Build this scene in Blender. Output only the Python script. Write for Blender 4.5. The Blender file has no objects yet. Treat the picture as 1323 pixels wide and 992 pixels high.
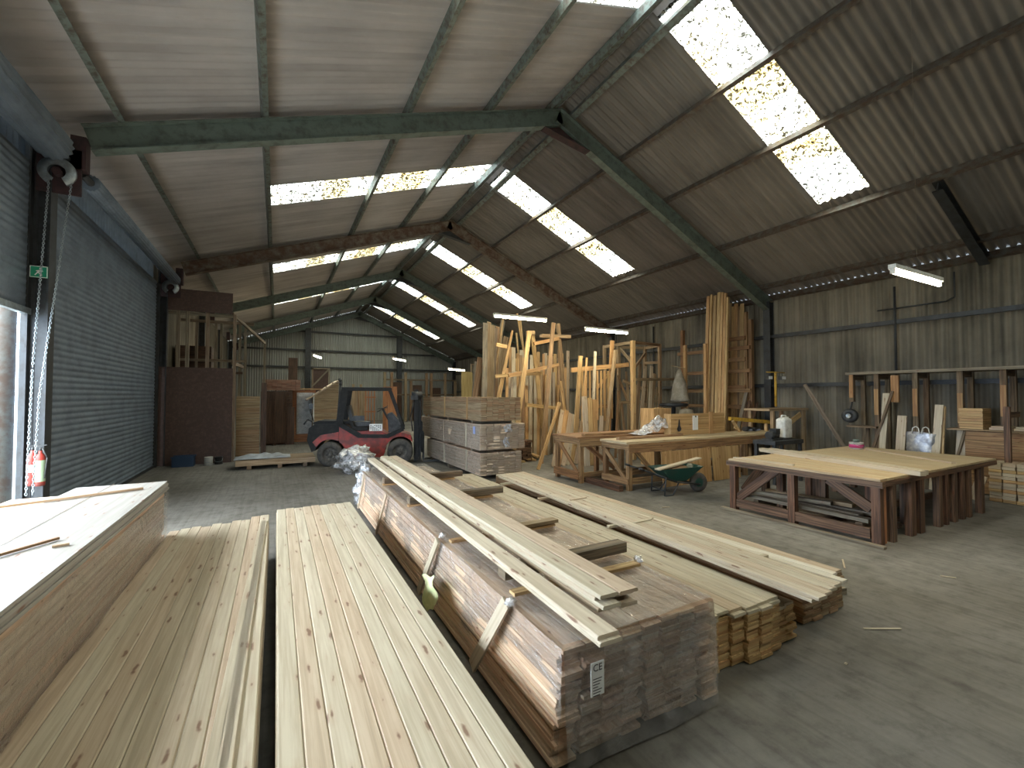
import bpy, math, random
from mathutils import Vector, Matrix, Quaternion, noise
random.seed(7)
S = bpy.context.scene
COL = S.collection
# ------------------------------------------------------------ camera, sky, exposure
EYE = Vector((0, 0, 1.9)); FPX = 570.0; YAW = math.radians(28.07); PIT = math.radians(1.5)
cd = bpy.data.cameras.new('camera'); cam = bpy.data.objects.new('camera', cd); COL.objects.link(cam)
cam.location = EYE; cam.rotation_euler = (math.pi/2+PIT, 0, -YAW)
cd.sensor_fit = 'HORIZONTAL'; cd.sensor_width = 36; cd.lens = FPX/1323*36; cd.clip_start = .05; cd.clip_end = 300
S.camera = cam
w = bpy.data.worlds.new('overcast_sky'); S.world = w; w.use_nodes = True
nt = w.node_tree; nt.nodes.clear()
o = nt.nodes.new('ShaderNodeOutputWorld'); bg = nt.nodes.new('ShaderNodeBackground')
tc = nt.nodes.new('ShaderNodeTexCoord'); sx = nt.nodes.new('ShaderNodeSeparateXYZ'); rp = nt.nodes.new('ShaderNodeValToRGB')
nt.links.new(tc.outputs['Generated'], sx.inputs[0]); nt.links.new(sx.outputs['Z'], rp.inputs[0])
rp.color_ramp.elements[0].position = 0; rp.color_ramp.elements[0].color = (.38, .48, .62, 1)
rp.color_ramp.elements[1].position = .55; rp.color_ramp.elements[1].color = (.88, .96, 1, 1)
nt.links.new(rp.outputs[0], bg.inputs[0]); nt.links.new(bg.outputs[0], o.inputs[0])
bg.inputs[1].default_value = 12.5
S.view_settings.view_transform = 'Standard'; S.view_settings.look = 'None'
S.view_settings.gamma = 1; S.view_settings.use_curve_mapping = False
S.view_settings.exposure = 0.9
S.cycles.max_bounces = 9; S.cycles.diffuse_bounces = 6; S.cycles.transparent_max_bounces = 16
S.cycles.sample_clamp_indirect = 6; S.cycles.use_denoising = True
S.cycles.caustics_reflective = False; S.cycles.caustics_refractive = False

def portal(name, loc, rot, sx_, sy_):        # tells the renderer where the sky shines in
    l = bpy.data.lights.new(name, 'AREA'); l.shape = 'RECTANGLE'; l.size = sx_; l.size_y = sy_
    l.cycles.is_portal = True
    ob = bpy.data.objects.new(name, l); COL.objects.link(ob); ob.location = loc; ob.rotation_euler = rot

# ------------------------------------------------------------ measuring helpers
_F = Vector((math.sin(YAW)*math.cos(PIT), math.cos(YAW)*math.cos(PIT), math.sin(PIT)))
_R = Vector((math.cos(YAW), -math.sin(YAW), 0)); _U = _R.cross(_F)
def ray(x, y): return _F + _R*((x-661.5)/FPX) - _U*((y-496)/FPX)
def GZ(x, y, z=0.): d = ray(x, y); return EYE + d*((z-EYE.z)/d.z)
def GY(x, y, Y): d = ray(x, y); return EYE + d*(Y/d.y)
def GX(x, y, X): d = ray(x, y); return EYE + d*(X/d.x)
def V(*a): return Vector(a)

# ------------------------------------------------------------ mesh builder
class MB:
    def __init__(s): s.v = []; s.f = []; s.uv = []; s.t = []; s.sm = []
    def face(s, idx, uvs, tint, smooth=False):
        s.f.append(idx); s.uv.append(uvs); s.t.append(tint); s.sm.append(smooth)
    def prism(s, prof, p0, p1, side, up, tint=None, scale1=1.0, smooth=False):
        n = len(prof); b = len(s.v); L = (p1-p0).length
        tint = random.random() if tint is None else tint
        ou, ov = random.random()*30, random.random()*30
        for (a, c) in prof: s.v.append(p0+side*a+up*c)
        for (a, c) in prof: s.v.append(p1+side*a*scale1+up*c*scale1)
        cum = 0
        for i in range(n):
            j = (i+1) % n; seg = math.hypot(prof[j][0]-prof[i][0], prof[j][1]-prof[i][1])
            s.face((b+i, b+j, b+n+j, b+n+i), ((ou, ov+cum), (ou, ov+cum+seg), (ou+L, ov+cum+seg), (ou+L, ov+cum)), tint, smooth)
            cum += seg
        s.face(tuple(b+i for i in reversed(range(n))), tuple((ou+p[0]*.3, ov+p[1]) for p in reversed(prof)), tint)
        s.face(tuple(b+n+i for i in range(n)), tuple((ou+p[0]*.3, ov+p[1]) for p in prof), tint)
    def beam(s, p0, p1, w, t, up=(0, 0, 1), ch=0, tint=None):
        p0, p1, up = Vector(p0), Vector(p1), Vector(up)
        d = (p1-p0).normalized(); side = d.cross(up)
        if side.length < 1e-4: side = d.cross(Vector((1, 0, 0)))
        side.normalize(); u2 = side.cross(d).normalized()
        a, c = w/2, t/2
        if ch: prof = [(-a, -c), (a, -c), (a, c-ch), (a-ch, c), (-a+ch, c), (-a, c-ch)]
        else: prof = [(-a, -c), (a, -c), (a, c), (-a, c)]
        s.prism(prof, p0, p1, side, u2, tint)
    def box(s, c, d, rz=0, tint=None):
        c = Vector(c); R = Matrix.Rotation(rz, 3, 'Z'); ax = [R@V(1, 0, 0), R@V(0, 1, 0), V(0, 0, 1)]
        k = max(range(3), key=lambda i: d[i]); o_ = [i for i in range(3) if i != k]
        up = ax[o_[1]]; h = ax[k]*d[k]/2
        s.beam(c-h, c+h, d[o_[0]], d[o_[1]], up, tint=tint)
    def bb(s, a, b, tint=None):       # box from corner to corner
        a, b = Vector(a), Vector(b); s.box((a+b)/2, (abs(b.x-a.x), abs(b.y-a.y), abs(b.z-a.z)), tint=tint)
    def cyl(s, p0, p1, r, r1=None, n=14, tint=None):
        p0, p1 = Vector(p0), Vector(p1); d = (p1-p0).normalized()
        q = d.to_track_quat('Z', 'Y'); side, up = q@V(1, 0, 0), q@V(0, 1, 0)
        prof = [(r*math.cos(2*math.pi*i/n), r*math.sin(2*math.pi*i/n)) for i in range(n)]
        s.prism(prof, p0, p1, side, up, tint, (r1/r if r1 is not None else 1), True)
    def tube(s, pts, r, n=8):
        pts = [Vector(p) for p in pts]
        for a, b in zip(pts, pts[1:]): s.cyl(a, b, r, n=n, tint=.5)
    def lathe(s, prof, org, axis=(0, 0, 1), n=20, a0=0, a1=2*math.pi, tint=.5):
        org = Vector(org); q = Vector(axis).normalized().to_track_quat('Z', 'Y'); b = len(s.v); full = abs(a1-a0-2*math.pi) < 1e-3
        m = n if full else n+1
        for (r, z) in prof:
            for i in range(m):
                a = a0+(a1-a0)*i/n; s.v.append(org+q@V(r*math.cos(a), r*math.sin(a), z))
        for k in range(len(prof)-1):
            for i in range(n):
                j = (i+1) % m
                s.face((b+k*m+i, b+k*m+j, b+(k+1)*m+j, b+(k+1)*m+i), ((k, i), (k, i+1), (k+1, i+1), (k+1, i)), tint, True)
    def grid(s, fn, nu, nv, smooth=True, us=1, vs=1):
        b = len(s.v)
        for i in range(nu+1):
            for j in range(nv+1): s.v.append(Vector(fn(i/nu, j/nv)))
        for i in range(nu):
            for j in range(nv):
                a = b+i*(nv+1)+j
                s.face((a, a+nv+1, a+nv+2, a+1), ((i/nu*us, j/nv*vs), ((i+1)/nu*us, j/nv*vs), ((i+1)/nu*us, (j+1)/nv*vs), (i/nu*us, (j+1)/nv*vs)), .5, smooth)
    def mesh(s, name, mat, off=Vector((0, 0, 0))):
        me = bpy.data.meshes.new(name); me.from_pydata([tuple(v-off) for v in s.v], [], s.f)
        uvl = me.uv_layers.new(name='UVMap'); at = me.attributes.new('tint', 'FLOAT', 'FACE')
        flat = []
        for u in s.uv:
            for a in u: flat += [a[0], a[1]]
        uvl.data.foreach_set('uv', flat); at.data.foreach_set('value', s.t); me.polygons.foreach_set('use_smooth', s.sm)
        if mat: me.materials.append(mat)
        me.update(); return me
    def build(s, name, mat, parent=None, loc=None, local=False):
        if parent is not None:
            off = V(0, 0, 0) if local else wloc(parent)
        else:
            if loc is None:
                lo = [min(v[i] for v in s.v) for i in range(3)]; hi = [max(v[i] for v in s.v) for i in range(3)]
                loc = V((lo[0]+hi[0])/2, (lo[1]+hi[1])/2, lo[2])
            off = Vector(loc)
        ob = bpy.data.objects.new(name, s.mesh(name, mat, off)); COL.objects.link(ob)
        if parent is not None: ob.parent = parent
        else: ob.location = loc
        return ob
def wloc(o_):
    v = V(0, 0, 0)
    while o_ is not None: v = v + o_.location; o_ = o_.parent
    return v
def tag(ob, label, cat, group=None, kind=None):
    ob['label'] = label; ob['category'] = cat
    if group: ob['group'] = group
    if kind: ob['kind'] = kind
    return ob
def thing(name, label, cat, loc, group=None, rz=0):
    ob = bpy.data.objects.new(name, None); ob.empty_display_size = .1; COL.objects.link(ob)
    ob.location = loc; ob.rotation_euler = (0, 0, rz); return tag(ob, label, cat, group)
def struct(ob): ob['kind'] = 'structure'; return ob
def copy_tree(o_, parent=None):
    c = o_.copy(); COL.objects.link(c); c.parent = parent
    for ch in [x for x in COL.objects if x.parent == o_]: copy_tree(ch, c)
    return c
def text_mesh(name, txt, size, mat, parent, loc, rot, depth=.0004):
    cu = bpy.data.curves.new(name, 'FONT'); cu.body = txt; cu.size = size; cu.extrude = depth; cu.align_x = 'CENTER'; cu.align_y = 'CENTER'
    t = bpy.data.objects.new(name, cu); COL.objects.link(t)
    dg = bpy.context.evaluated_depsgraph_get(); me = bpy.data.meshes.new_from_object(t.evaluated_get(dg)); bpy.data.objects.remove(t)
    me.name = name; me.materials.clear(); me.materials.append(mat)
    ob = bpy.data.objects.new(name, me); COL.objects.link(ob); ob.parent = parent; ob.location = loc; ob.rotation_euler = rot; return ob

# ------------------------------------------------------------ materials
def newmat(name):
    m = bpy.data.materials.new(name); m.use_nodes = True; n = m.node_tree; b = n.nodes['Principled BSDF']; return m, n, b
def nd(n, t, **k):
    x = n.nodes.new(t)
    for a, v in k.items():
        if a in x.inputs: x.inputs[a].default_value = v
        else: setattr(x, a, v)
    return x
def mixc(n, fac, a, b, mode='MIX'):
    x = n.nodes.new('ShaderNodeMix'); x.data_type = 'RGBA'; x.blend_type = mode
    for s_, v in ((0, fac), (6, a), (7, b)):
        if hasattr(v, 'links') or isinstance(v, bpy.types.NodeSocket): n.links.new(v, x.inputs[s_])
        else: x.inputs[s_].default_value = v if s_ == 0 else (*v, 1)
    return x.outputs[2]
def ramp(n, src, stops):
    r = n.nodes.new('ShaderNodeValToRGB'); e = r.color_ramp.elements
    while len(e) < len(stops): e.new(.5)
    for k, (p, c) in zip(e, stops): k.position = p; k.color = (*c, 1) if len(c) == 3 else c
    n.links.new(src, r.inputs[0]); return r.outputs[0]
def wood(name, light, dark, knots=.5, rough=.6, var=.35, grain=1.0, knotcol=(.16, .06, .025)):
    m, n, b = newmat(name)
    uv = nd(n, 'ShaderNodeUVMap'); oi = nd(n, 'ShaderNodeObjectInfo'); ta = nd(n, 'ShaderNodeAttribute', attribute_name='tint')
    off = nd(n, 'ShaderNodeVectorMath', operation='MULTIPLY_ADD')
    cmb = nd(n, 'ShaderNodeCombineXYZ'); n.links.new(oi.outputs['Random'], cmb.inputs[0]); n.links.new(oi.outputs['Random'], cmb.inputs[1])
    n.links.new(cmb.outputs[0], off.inputs[0]); off.inputs[1].default_value = (37, 53, 0); n.links.new(uv.outputs[0], off.inputs[2])
    mp = nd(n, 'ShaderNodeMapping'); mp.inputs['Scale'].default_value = (1.3*grain, 34*grain, 1); n.links.new(off.outputs[0], mp.inputs[0])
    ns = nd(n, 'ShaderNodeTexNoise', Scale=1.0, Detail=4.0, Roughness=.6, Distortion=.4); n.links.new(mp.outputs[0], ns.inputs[0])
    mp2 = nd(n, 'ShaderNodeMapping'); mp2.inputs['Scale'].default_value = (3.0, 13, 1); n.links.new(off.outputs[0], mp2.inputs[0])
    vo = nd(n, 'ShaderNodeTexVoronoi', Scale=1.0); vo.voronoi_dimensions = '2D'; 
    kn = nd(n, 'ShaderNodeTexNoise', Scale=14., Detail=2.0); n.links.new(off.outputs[0], kn.inputs[0])
    kv = nd(n, 'ShaderNodeVectorMath', operation='MULTIPLY_ADD'); n.links.new(kn.outputs['Color'], kv.inputs[0]); kv.inputs[1].default_value = (.35, .3, 0); n.links.new(mp2.outputs[0], kv.inputs[2]); n.links.new(kv.outputs[0], vo.inputs['Vector'])
    vc = nd(n, 'ShaderNodeSeparateColor'); n.links.new(vo.outputs['Color'], vc.inputs[0])
    thr = nd(n, 'ShaderNodeMath', operation='MULTIPLY_ADD'); n.links.new(vc.outputs[0], thr.inputs[0]); thr.inputs[1].default_value = .2*knots*4.2; thr.inputs[2].default_value = -.2*knots*1.8
    sub = nd(n, 'ShaderNodeMath', operation='SUBTRACT'); n.links.new(thr.outputs[0], sub.inputs[0]); n.links.new(vo.outputs['Distance'], sub.inputs[1])
    kf = nd(n, 'ShaderNodeMapRange'); n.links.new(sub.outputs[0], kf.inputs[0]); kf.inputs[1].default_value = -.03; kf.inputs[2].default_value = .05
    k2 = nd(n, 'ShaderNodeMapRange'); n.links.new(sub.outputs[0], k2.inputs[0]); k2.inputs[1].default_value = -.22; k2.inputs[2].default_value = .0
    gr = ramp(n, ns.outputs[0], [(.33, tuple(a*.9 for a in dark)), (.44, dark), (.52, tuple((a+c)/2 for a, c in zip(light, dark))), (.62, light)])
    tw = nd(n, 'ShaderNodeMath', operation='MULTIPLY_ADD'); n.links.new(oi.outputs['Random'], tw.inputs[0]); tw.inputs[1].default_value = .5
    hh = nd(n, 'ShaderNodeMath', operation='MULTIPLY'); n.links.new(ta.outputs['Fac'], hh.inputs[0]); hh.inputs[1].default_value = .5; n.links.new(hh.outputs[0], tw.inputs[2])
    vr = ramp(n, tw.outputs[0], [(0, (1-var, 1-var*1.0, 1-var*1.05)), (.3, (1-var*.3, 1-var*.6, 1-var*.75)), (.6, (1-var*.35, 1-var*.25, 1-var*.3)), (1, (1, 1, 1))])
    c = mixc(n, 1.0, gr, vr, 'MULTIPLY')
    if knots > 0:
        kk = nd(n, 'ShaderNodeMath', operation='MULTIPLY'); n.links.new(k2.outputs[0], kk.inputs[0]); kk.inputs[1].default_value = .28
        c = mixc(n, kk.outputs[0], c, tuple(x*.5+.12*y for x, y in zip(dark, (1.4, .6, .3))))
        k3 = nd(n, 'ShaderNodeMath', operation='MULTIPLY'); n.links.new(kf.outputs[0], k3.inputs[0]); k3.inputs[1].default_value = .85
        c = mixc(n, k3.outputs[0], c, knotcol)
    n.links.new(c, b.inputs['Base Color']); b.inputs['Roughness'].default_value = rough
    bp = nd(n, 'ShaderNodeBump', Strength=.12, Distance=.004); n.links.new(ns.outputs[0], bp.inputs['Height']); n.links.new(bp.outputs[0], b.inputs['Normal'])
    return m
def plain(name, c, rough=.6, metal=0, dirt=None, dscale=6., damt=.5, bump=0):
    m, n, b = newmat(name); b.inputs['Roughness'].default_value = rough; b.inputs['Metallic'].default_value = metal
    b.inputs['Base Color'].default_value = (*c, 1)
    if dirt:
        tc_ = nd(n, 'ShaderNodeTexCoord'); ns = nd(n, 'ShaderNodeTexNoise', Scale=dscale, Detail=6.0, Roughness=.65); n.links.new(tc_.outputs['Object'], ns.inputs[0])
        mr = nd(n, 'ShaderNodeMapRange'); n.links.new(ns.outputs[0], mr.inputs[0]); mr.inputs[1].default_value = .6-damt*.35; mr.inputs[2].default_value = .75-damt*.25
        n.links.new(mixc(n, mr.outputs[0], c, dirt), b.inputs['Base Color'])
        if bump:
            bp = nd(n, 'ShaderNodeBump', Strength=bump, Distance=.01); n.links.new(ns.outputs[0], bp.inputs['Height']); n.links.new(bp.outputs[0], b.inputs['Normal'])
    return m
def emit(name, c, st):
    m = bpy.data.materials.new(name); m.use_nodes = True; n = m.node_tree; n.nodes.clear()
    o_ = n.nodes.new('ShaderNodeOutputMaterial'); e = n.nodes.new('ShaderNodeEmission'); e.inputs[0].default_value = (*c, 1); e.inputs[1].default_value = st
    n.links.new(e.outputs[0], o_.inputs[0]); return m
def film(name, body=.2, col=(.75, .74, .76), rough=.22, bs=9.):
    m = bpy.data.materials.new(name); m.use_nodes = True; n = m.node_tree; n.nodes.clear()
    o_ = n.nodes.new('ShaderNodeOutputMaterial'); tr = n.nodes.new('ShaderNodeBsdfTransparent'); df = n.nodes.new('ShaderNodeBsdfDiffuse'); gl = n.nodes.new('ShaderNodeBsdfGlossy')
    df.inputs[0].default_value = (*col, 1); gl.inputs['Roughness'].default_value = rough; gl.inputs[0].default_value = (1, 1, 1, 1)
    tc_ = nd(n, 'ShaderNodeTexCoord'); mp = nd(n, 'ShaderNodeMapping'); mp.inputs['Scale'].default_value = (1, .55, 1); n.links.new(tc_.outputs['Object'], mp.inputs[0])
    ns = nd(n, 'ShaderNodeTexNoise', Scale=bs, Detail=5.0, Roughness=.6, Distortion=1.8); n.links.new(mp.outputs[0], ns.inputs[0])
    bp = nd(n, 'ShaderNodeBump', Strength=.9, Distance=.03); n.links.new(ns.outputs[0], bp.inputs['Height'])
    n.links.new(bp.outputs[0], gl.inputs['Normal']); n.links.new(bp.outputs[0], df.inputs['Normal'])
    fr = nd(n, 'ShaderNodeFresnel', IOR=1.6); n.links.new(bp.outputs[0], fr.inputs['Normal'])
    f2 = nd(n, 'ShaderNodeMath', operation='MULTIPLY_ADD'); n.links.new(fr.outputs[0], f2.inputs[0]); f2.inputs[1].default_value = .8; f2.inputs[2].default_value = .05
    n2 = nd(n, 'ShaderNodeTexNoise', Scale=bs*.35, Detail=3.0, Distortion=2.5); n.links.new(mp.outputs[0], n2.inputs[0])
    mr = nd(n, 'ShaderNodeMapRange'); n.links.new(n2.outputs[0], mr.inputs[0]); mr.inputs[1].default_value = .35; mr.inputs[2].default_value = .75; mr.inputs[3].default_value = body*.5; mr.inputs[4].default_value = body*2
    a = n.nodes.new('ShaderNodeMixShader'); n.links.new(mr.outputs[0], a.inputs[0]); n.links.new(tr.outputs[0], a.inputs[1]); n.links.new(df.outputs[0], a.inputs[2])
    c = n.nodes.new('ShaderNodeMixShader'); n.links.new(f2.outputs[0], c.inputs[0]); n.links.new(a.outputs[0], c.inputs[1]); n.links.new(gl.outputs[0], c.inputs[2])
    n.links.new(c.outputs[0], o_.inputs[0]); return m

pine_new = wood('fresh_planed_pine', (.62, .54, .415), (.515, .43, .315), .3, .55, .3, knotcol=(.17, .085, .05))
pine_warm = wood('warm_pine', (.70, .48, .24), (.46, .285, .125), .22, .6, .35)
pine_old = wood('aged_sawn_timber', (.48, .35, .22), (.29, .195, .11), .15, .75, .45)
wood_grey = wood('weathered_grey_timber', (.34, .29, .22), (.19, .155, .115), .2, .8, .35)
wood_bench = wood('stained_bench_timber', (.24, .135, .08), (.085, .047, .03), .3, .65, .45)
wood_benchmid = wood('workbench_timber', (.42, .25, .12), (.22, .12, .055), .3, .65, .45)
wood_dark = wood('dark_bearer_timber', (.25, .185, .12), (.12, .09, .06), .1, .8, .3)
wood_pack = wood('wrapped_cladding_boards', (.92, .74, .56), (.74, .54, .38), .2, .6, .36)
wood_brown = wood('brown_stained_boards', (.13, .07, .045), (.06, .032, .02), .1, .6, .3)
wood_amber = wood('amber_timber', (.50, .31, .14), (.34, .19, .08), .2, .6, .3)
wood_orange = wood('orange_stained_shed_boards', (.55, .25, .11), (.36, .14, .06), .2, .6, .3)
ply_mat = wood('plywood_sheet', (.55, .36, .17), (.40, .24, .10), .3, .6, .2, .35)
osb_mat = plain('brown_particle_board', (.135, .085, .07), .85, 0, (.09, .058, .05), 14, .8, .15)
bench_top = wood('worn_bench_top', (.60, .48, .31), (.46, .35, .21), .15, .65, .2)
pale_strip = wood('pale_sapwood', (.80, .75, .66), (.68, .62, .52), .1, .5, .12)
white_top = wood('pale_pine_sheet', (.37, .355, .325), (.31, .295, .265), .25, .5, .08)
steel_green = plain('green_grey_painted_steel', (.15, .19, .165), .5, .1, (.09, .105, .09), 5, .4)
steel_rust = plain('flaking_white_and_rust_steel', (.20, .175, .14), .75, .0, (.10, .055, .035), 4, .7)
steel_dark = plain('dark_steel', (.045, .05, .055), .5, .2, (.03, .03, .03), 6, .5)
purlin_mat = plain('purlin_steel', (.17, .205, .185), .55, .1, (.08, .06, .045), 8, .4)
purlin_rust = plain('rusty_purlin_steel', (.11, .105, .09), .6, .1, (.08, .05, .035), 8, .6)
rust_red = plain('red_oxide_steel', (.06, .028, .03), .7, 0, (.03, .02, .022), 8, .5)
galv = plain('galvanised_steel', (.45, .52, .56), .35, .6, (.3, .33, .35), 12, .6)
shutter_mat = plain('blue_grey_shutter_steel', (.20, .25, .31), .45, .15, (.14, .175, .22), 3, .5)
plastic_black = plain('black_plastic', (.018, .019, .02), .5, 0, (.05, .05, .05), 7, .5)
black_paint = plain('worn_black_paint', (.007, .0075, .008), .75, .0, (.02, .02, .019), 9, .35)
rubber = plain('dusty_tyre_rubber', (.045, .043, .04), .85, 0, (.09, .082, .072), 10, .6)
rim_mat = plain('dusty_wheel_rim', (.06, .055, .05), .7, .2, (.17, .155, .13), 12, .5)
red_paint = plain('faded_red_paint', (.42, .035, .022), .5, 0, (.16, .03, .022), 4, .7)
white_paint = plain('white_plastic', (.72, .72, .68), .5, 0, (.5, .5, .46), 9, .4)
label_white = plain('printed_paper', (.78, .78, .75), .6)
ink = plain('print_ink', (.03, .03, .035), .6)
green_plastic = plain('dark_green_plastic', (.008, .05, .037), .45, 0, (.02, .045, .035), 8, .4)
yellow_paint = plain('yellow_paint', (.55, .33, .04), .5, 0, (.3, .18, .04), 8, .4)
blue_plastic = plain('dark_blue_plastic', (.02, .05, .11), .5)
pink_plastic = plain('magenta_plastic', (.5, .04, .18), .4)
cloth_mat = plain('dusty_sack_cloth', (.36, .33, .27), .95, 0, (.24, .21, .16), 6, .7, .3)
tarp_mat = plain('grey_sheeting', (.42, .46, .50), .6, 0, (.3, .32, .34), 4, .6, .4)
glassy = plain('white_lens', (.8, .8, .8), .2)
film_clear = film('clear_shrink_film', .15, (.85, .82, .8), .2)
film_side = film('clear_film_over_boards', .06, (.8, .77, .76), .22)
film_wad = film('crumpled_clear_film', .42, (.75, .77, .82), .18, 14.)
tube_mat = emit('fluorescent_tube', (1, .86, .58), 120.)

def roofing(name, c, c2, sc=.5, streak=True):
    m, n, b = newmat(name); tc_ = nd(n, 'ShaderNodeTexCoord')
    ns = nd(n, 'ShaderNodeTexNoise', Scale=sc, Detail=7.0, Roughness=.62); n.links.new(tc_.outputs['Object'], ns.inputs[0])
    mp = nd(n, 'ShaderNodeMapping'); mp.inputs['Scale'].default_value = (.35, 5, .35) if streak else (4, 4, .3); n.links.new(tc_.outputs['Object'], mp.inputs[0])
    n2 = nd(n, 'ShaderNodeTexNoise', Scale=1.0, Detail=5.0); n.links.new(mp.outputs[0], n2.inputs[0])
    ad = nd(n, 'ShaderNodeMath', operation='ADD'); n.links.new(ns.outputs[0], ad.inputs[0]); n.links.new(n2.outputs[0], ad.inputs[1])
    hf = nd(n, 'ShaderNodeMath', operation='MULTIPLY'); n.links.new(ad.outputs[0], hf.inputs[0]); hf.inputs[1].default_value = .5
    n.links.new(ramp(n, hf.outputs[0], [(.36, c2), (.6, c)]), b.inputs['Base Color']); b.inputs['Roughness'].default_value = .9
    return m
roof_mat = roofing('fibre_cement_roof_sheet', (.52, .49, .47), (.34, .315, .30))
roof_shaded = roofing('shaded_roof_sheet', (.235, .212, .185), (.145, .13, .112))  # right slope: its shade is put into the colour as a darker copy
wall_mat = roofing('fibre_cement_wall_sheet', (.25, .222, .17), (.085, .075, .057), .5, False)
gable_mat = roofing('gable_wall_sheet', (.34, .345, .32), (.25, .25, .23), .5, False)

def skylight_material():
    m = bpy.data.materials.new('dirty_rooflight_sheet'); m.use_nodes = True; n = m.node_tree; n.nodes.clear()
    o_ = n.nodes.new('ShaderNodeOutputMaterial'); tr = n.nodes.new('ShaderNodeBsdfTransparent'); df = n.nodes.new('ShaderNodeBsdfTranslucent')
    uv = nd(n, 'ShaderNodeUVMap'); mp = nd(n, 'ShaderNodeMapping'); n.links.new(uv.outputs[0], mp.inputs[0])
    tc_ = nd(n, 'ShaderNodeTexCoord')
    ns = nd(n, 'ShaderNodeTexNoise', Scale=13., Detail=8.0, Roughness=.75, Distortion=.8); n.links.new(tc_.outputs['Object'], ns.inputs[0])
    spots = ramp(n, ns.outputs[0], [(.42, (.006, .0055, .004)), (.445, (.04, .036, .026)), (.49, (.10, .097, .08)), (.53, (.85, .87, .82))])
    n2 = nd(n, 'ShaderNodeTexNoise', Scale=1.6, Detail=4.0); n.links.new(tc_.outputs['Object'], n2.inputs[0])
    soft = ramp(n, n2.outputs[0], [(.38, (.75, .6, .36)), (.52, (1, 1, 1))])
    sp = nd(n, 'ShaderNodeSeparateXYZ'); n.links.new(uv.outputs[0], sp.inputs[0])
    band = ramp(n, sp.outputs[1], [(0, (1, 1, 1)), (.34, (1, 1, 1)), (.345, (.42, .35, .21)), (.47, (.38, .31, .19)), (.475, (1, 1, 1)), (.68, (1, 1, 1)), (.685, (.42, .35, .21)), (.79, (.38, .31, .19)), (.795, (1, 1, 1)), (1, (.95, .92, .85))])
    c = mixc(n, 1., mixc(n, 1., spots, soft, 'MULTIPLY'), band, 'MULTIPLY')
    n.links.new(c, tr.inputs[0]); n.links.new(c, df.inputs[0])
    a = n.nodes.new('ShaderNodeMixShader'); a.inputs[0].default_value = .25; n.links.new(tr.outputs[0], a.inputs[1]); n.links.new(df.outputs[0], a.inputs[2])
    n.links.new(a.outputs[0], o_.inputs[0]); return m
sky_mat = skylight_material()

def floor_material():
    m, n, b = newmat('worn_concrete_floor'); tc_ = nd(n, 'ShaderNodeTexCoord')
    n1 = nd(n, 'ShaderNodeTexNoise', Scale=.35, Detail=8.0, Roughness=.6); n.links.new(tc_.outputs['Object'], n1.inputs[0])
    n2 = nd(n, 'ShaderNodeTexNoise', Scale=5., Detail=8.0, Roughness=.7); n.links.new(tc_.outputs['Object'], n2.inputs[0])
    mp = nd(n, 'ShaderNodeMapping'); mp.inputs['Rotation'].default_value = (0, 0, .12); mp.inputs['Scale'].default_value = (20, .8, 1); n.links.new(tc_.outputs['Object'], mp.inputs[0])
    n3 = nd(n, 'ShaderNodeTexNoise', Scale=1.0, Detail=3.0, Distortion=.3); n.links.new(mp.outputs[0], n3.inputs[0])
    c1 = ramp(n, n1.outputs[0], [(.35, (.115, .105, .085)), (.5, (.175, .165, .145)), (.68, (.25, .24, .22))])
    c2 = ramp(n, n2.outputs[0], [(.3, (.55, .54, .52)), (.5, (.92, .92, .92)), (.72, (1.12, 1.12, 1.1))])
    c3 = ramp(n, n3.outputs[0], [(.36, (.86, .85, .84)), (.5, (1, 1, 1)), (.64, (1.06, 1.06, 1.06))])
    c = mixc(n, 1., mixc(n, 1., c1, c2, 'MULTIPLY'), c3, 'MULTIPLY')
    n.links.new(c, b.inputs['Base Color']); b.inputs['Roughness'].default_value = .8
    ad = nd(n, 'ShaderNodeMath', operation='MULTIPLY_ADD'); n.links.new(n3.outputs[0], ad.inputs[0]); ad.inputs[1].default_value = .8; n.links.new(n2.outputs[0], ad.inputs[2])
    bp = nd(n, 'ShaderNodeBump', Strength=.55, Distance=.012); n.links.new(ad.outputs[0], bp.inputs['Height']); n.links.new(bp.outputs[0], b.inputs['Normal'])
    return m
floor_mat = floor_material()
yard_mat = plain('outdoor_yard_concrete', (.34, .35, .34), .9, 0, (.22, .22, .2), 1.5, .6)

# ------------------------------------------------------------ building shell
XA, ZA, XL, ZL, XR, ZR = 5.475, 8.23, -2.461, 5.547, 13.045, 4.768
Y0, Y1 = -6.0, 34.9
WL, WR = -2.95, 13.15
FRY = [1.0, 8.0, 15.0, 22.0, 28.8, 34.6]
def roofp(side, t, lift=0):
    xe, ze = (XL, ZL) if side < 0 else (XR, ZR)
    d = V(xe-XA, 0, ze-ZA); nrm = V(-d.z, 0, d.x).normalized()
    if nrm.z < 0: nrm = -nrm
    return V(XA, 0, ZA)+d*t+nrm*lift
def corr(a, b, c, d, pitch, amp, seg=1, per=8):
    """corrugated sheet: a->b is the wave direction, a->d the run (bilinear corners)"""
    L = (b-a).length; n = max(2, int(L/pitch*per)); nrm = (b-a).cross(d-a).normalized(); m = MB()
    def fn(u, v):
        p = (a*(1-u)+b*u)*(1-v)+(d*(1-u)+c*u)*v
        return p+nrm*amp*math.sin(2*math.pi*(p.y)/pitch)
    m.grid(fn, n, seg, True); return m
f = MB(); f.bb((WL-.03, Y0-.1, -.2), (WR+.1, Y1+.1, 0)); struct(f.build('floor', floor_mat))
f = MB(); f.bb((-30, -25, -.35), (WL-.01, 40, -.04)); tag(struct(f.build('yard_ground', yard_mat)), 'pale concrete yard outside the open roller door', 'ground')
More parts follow.
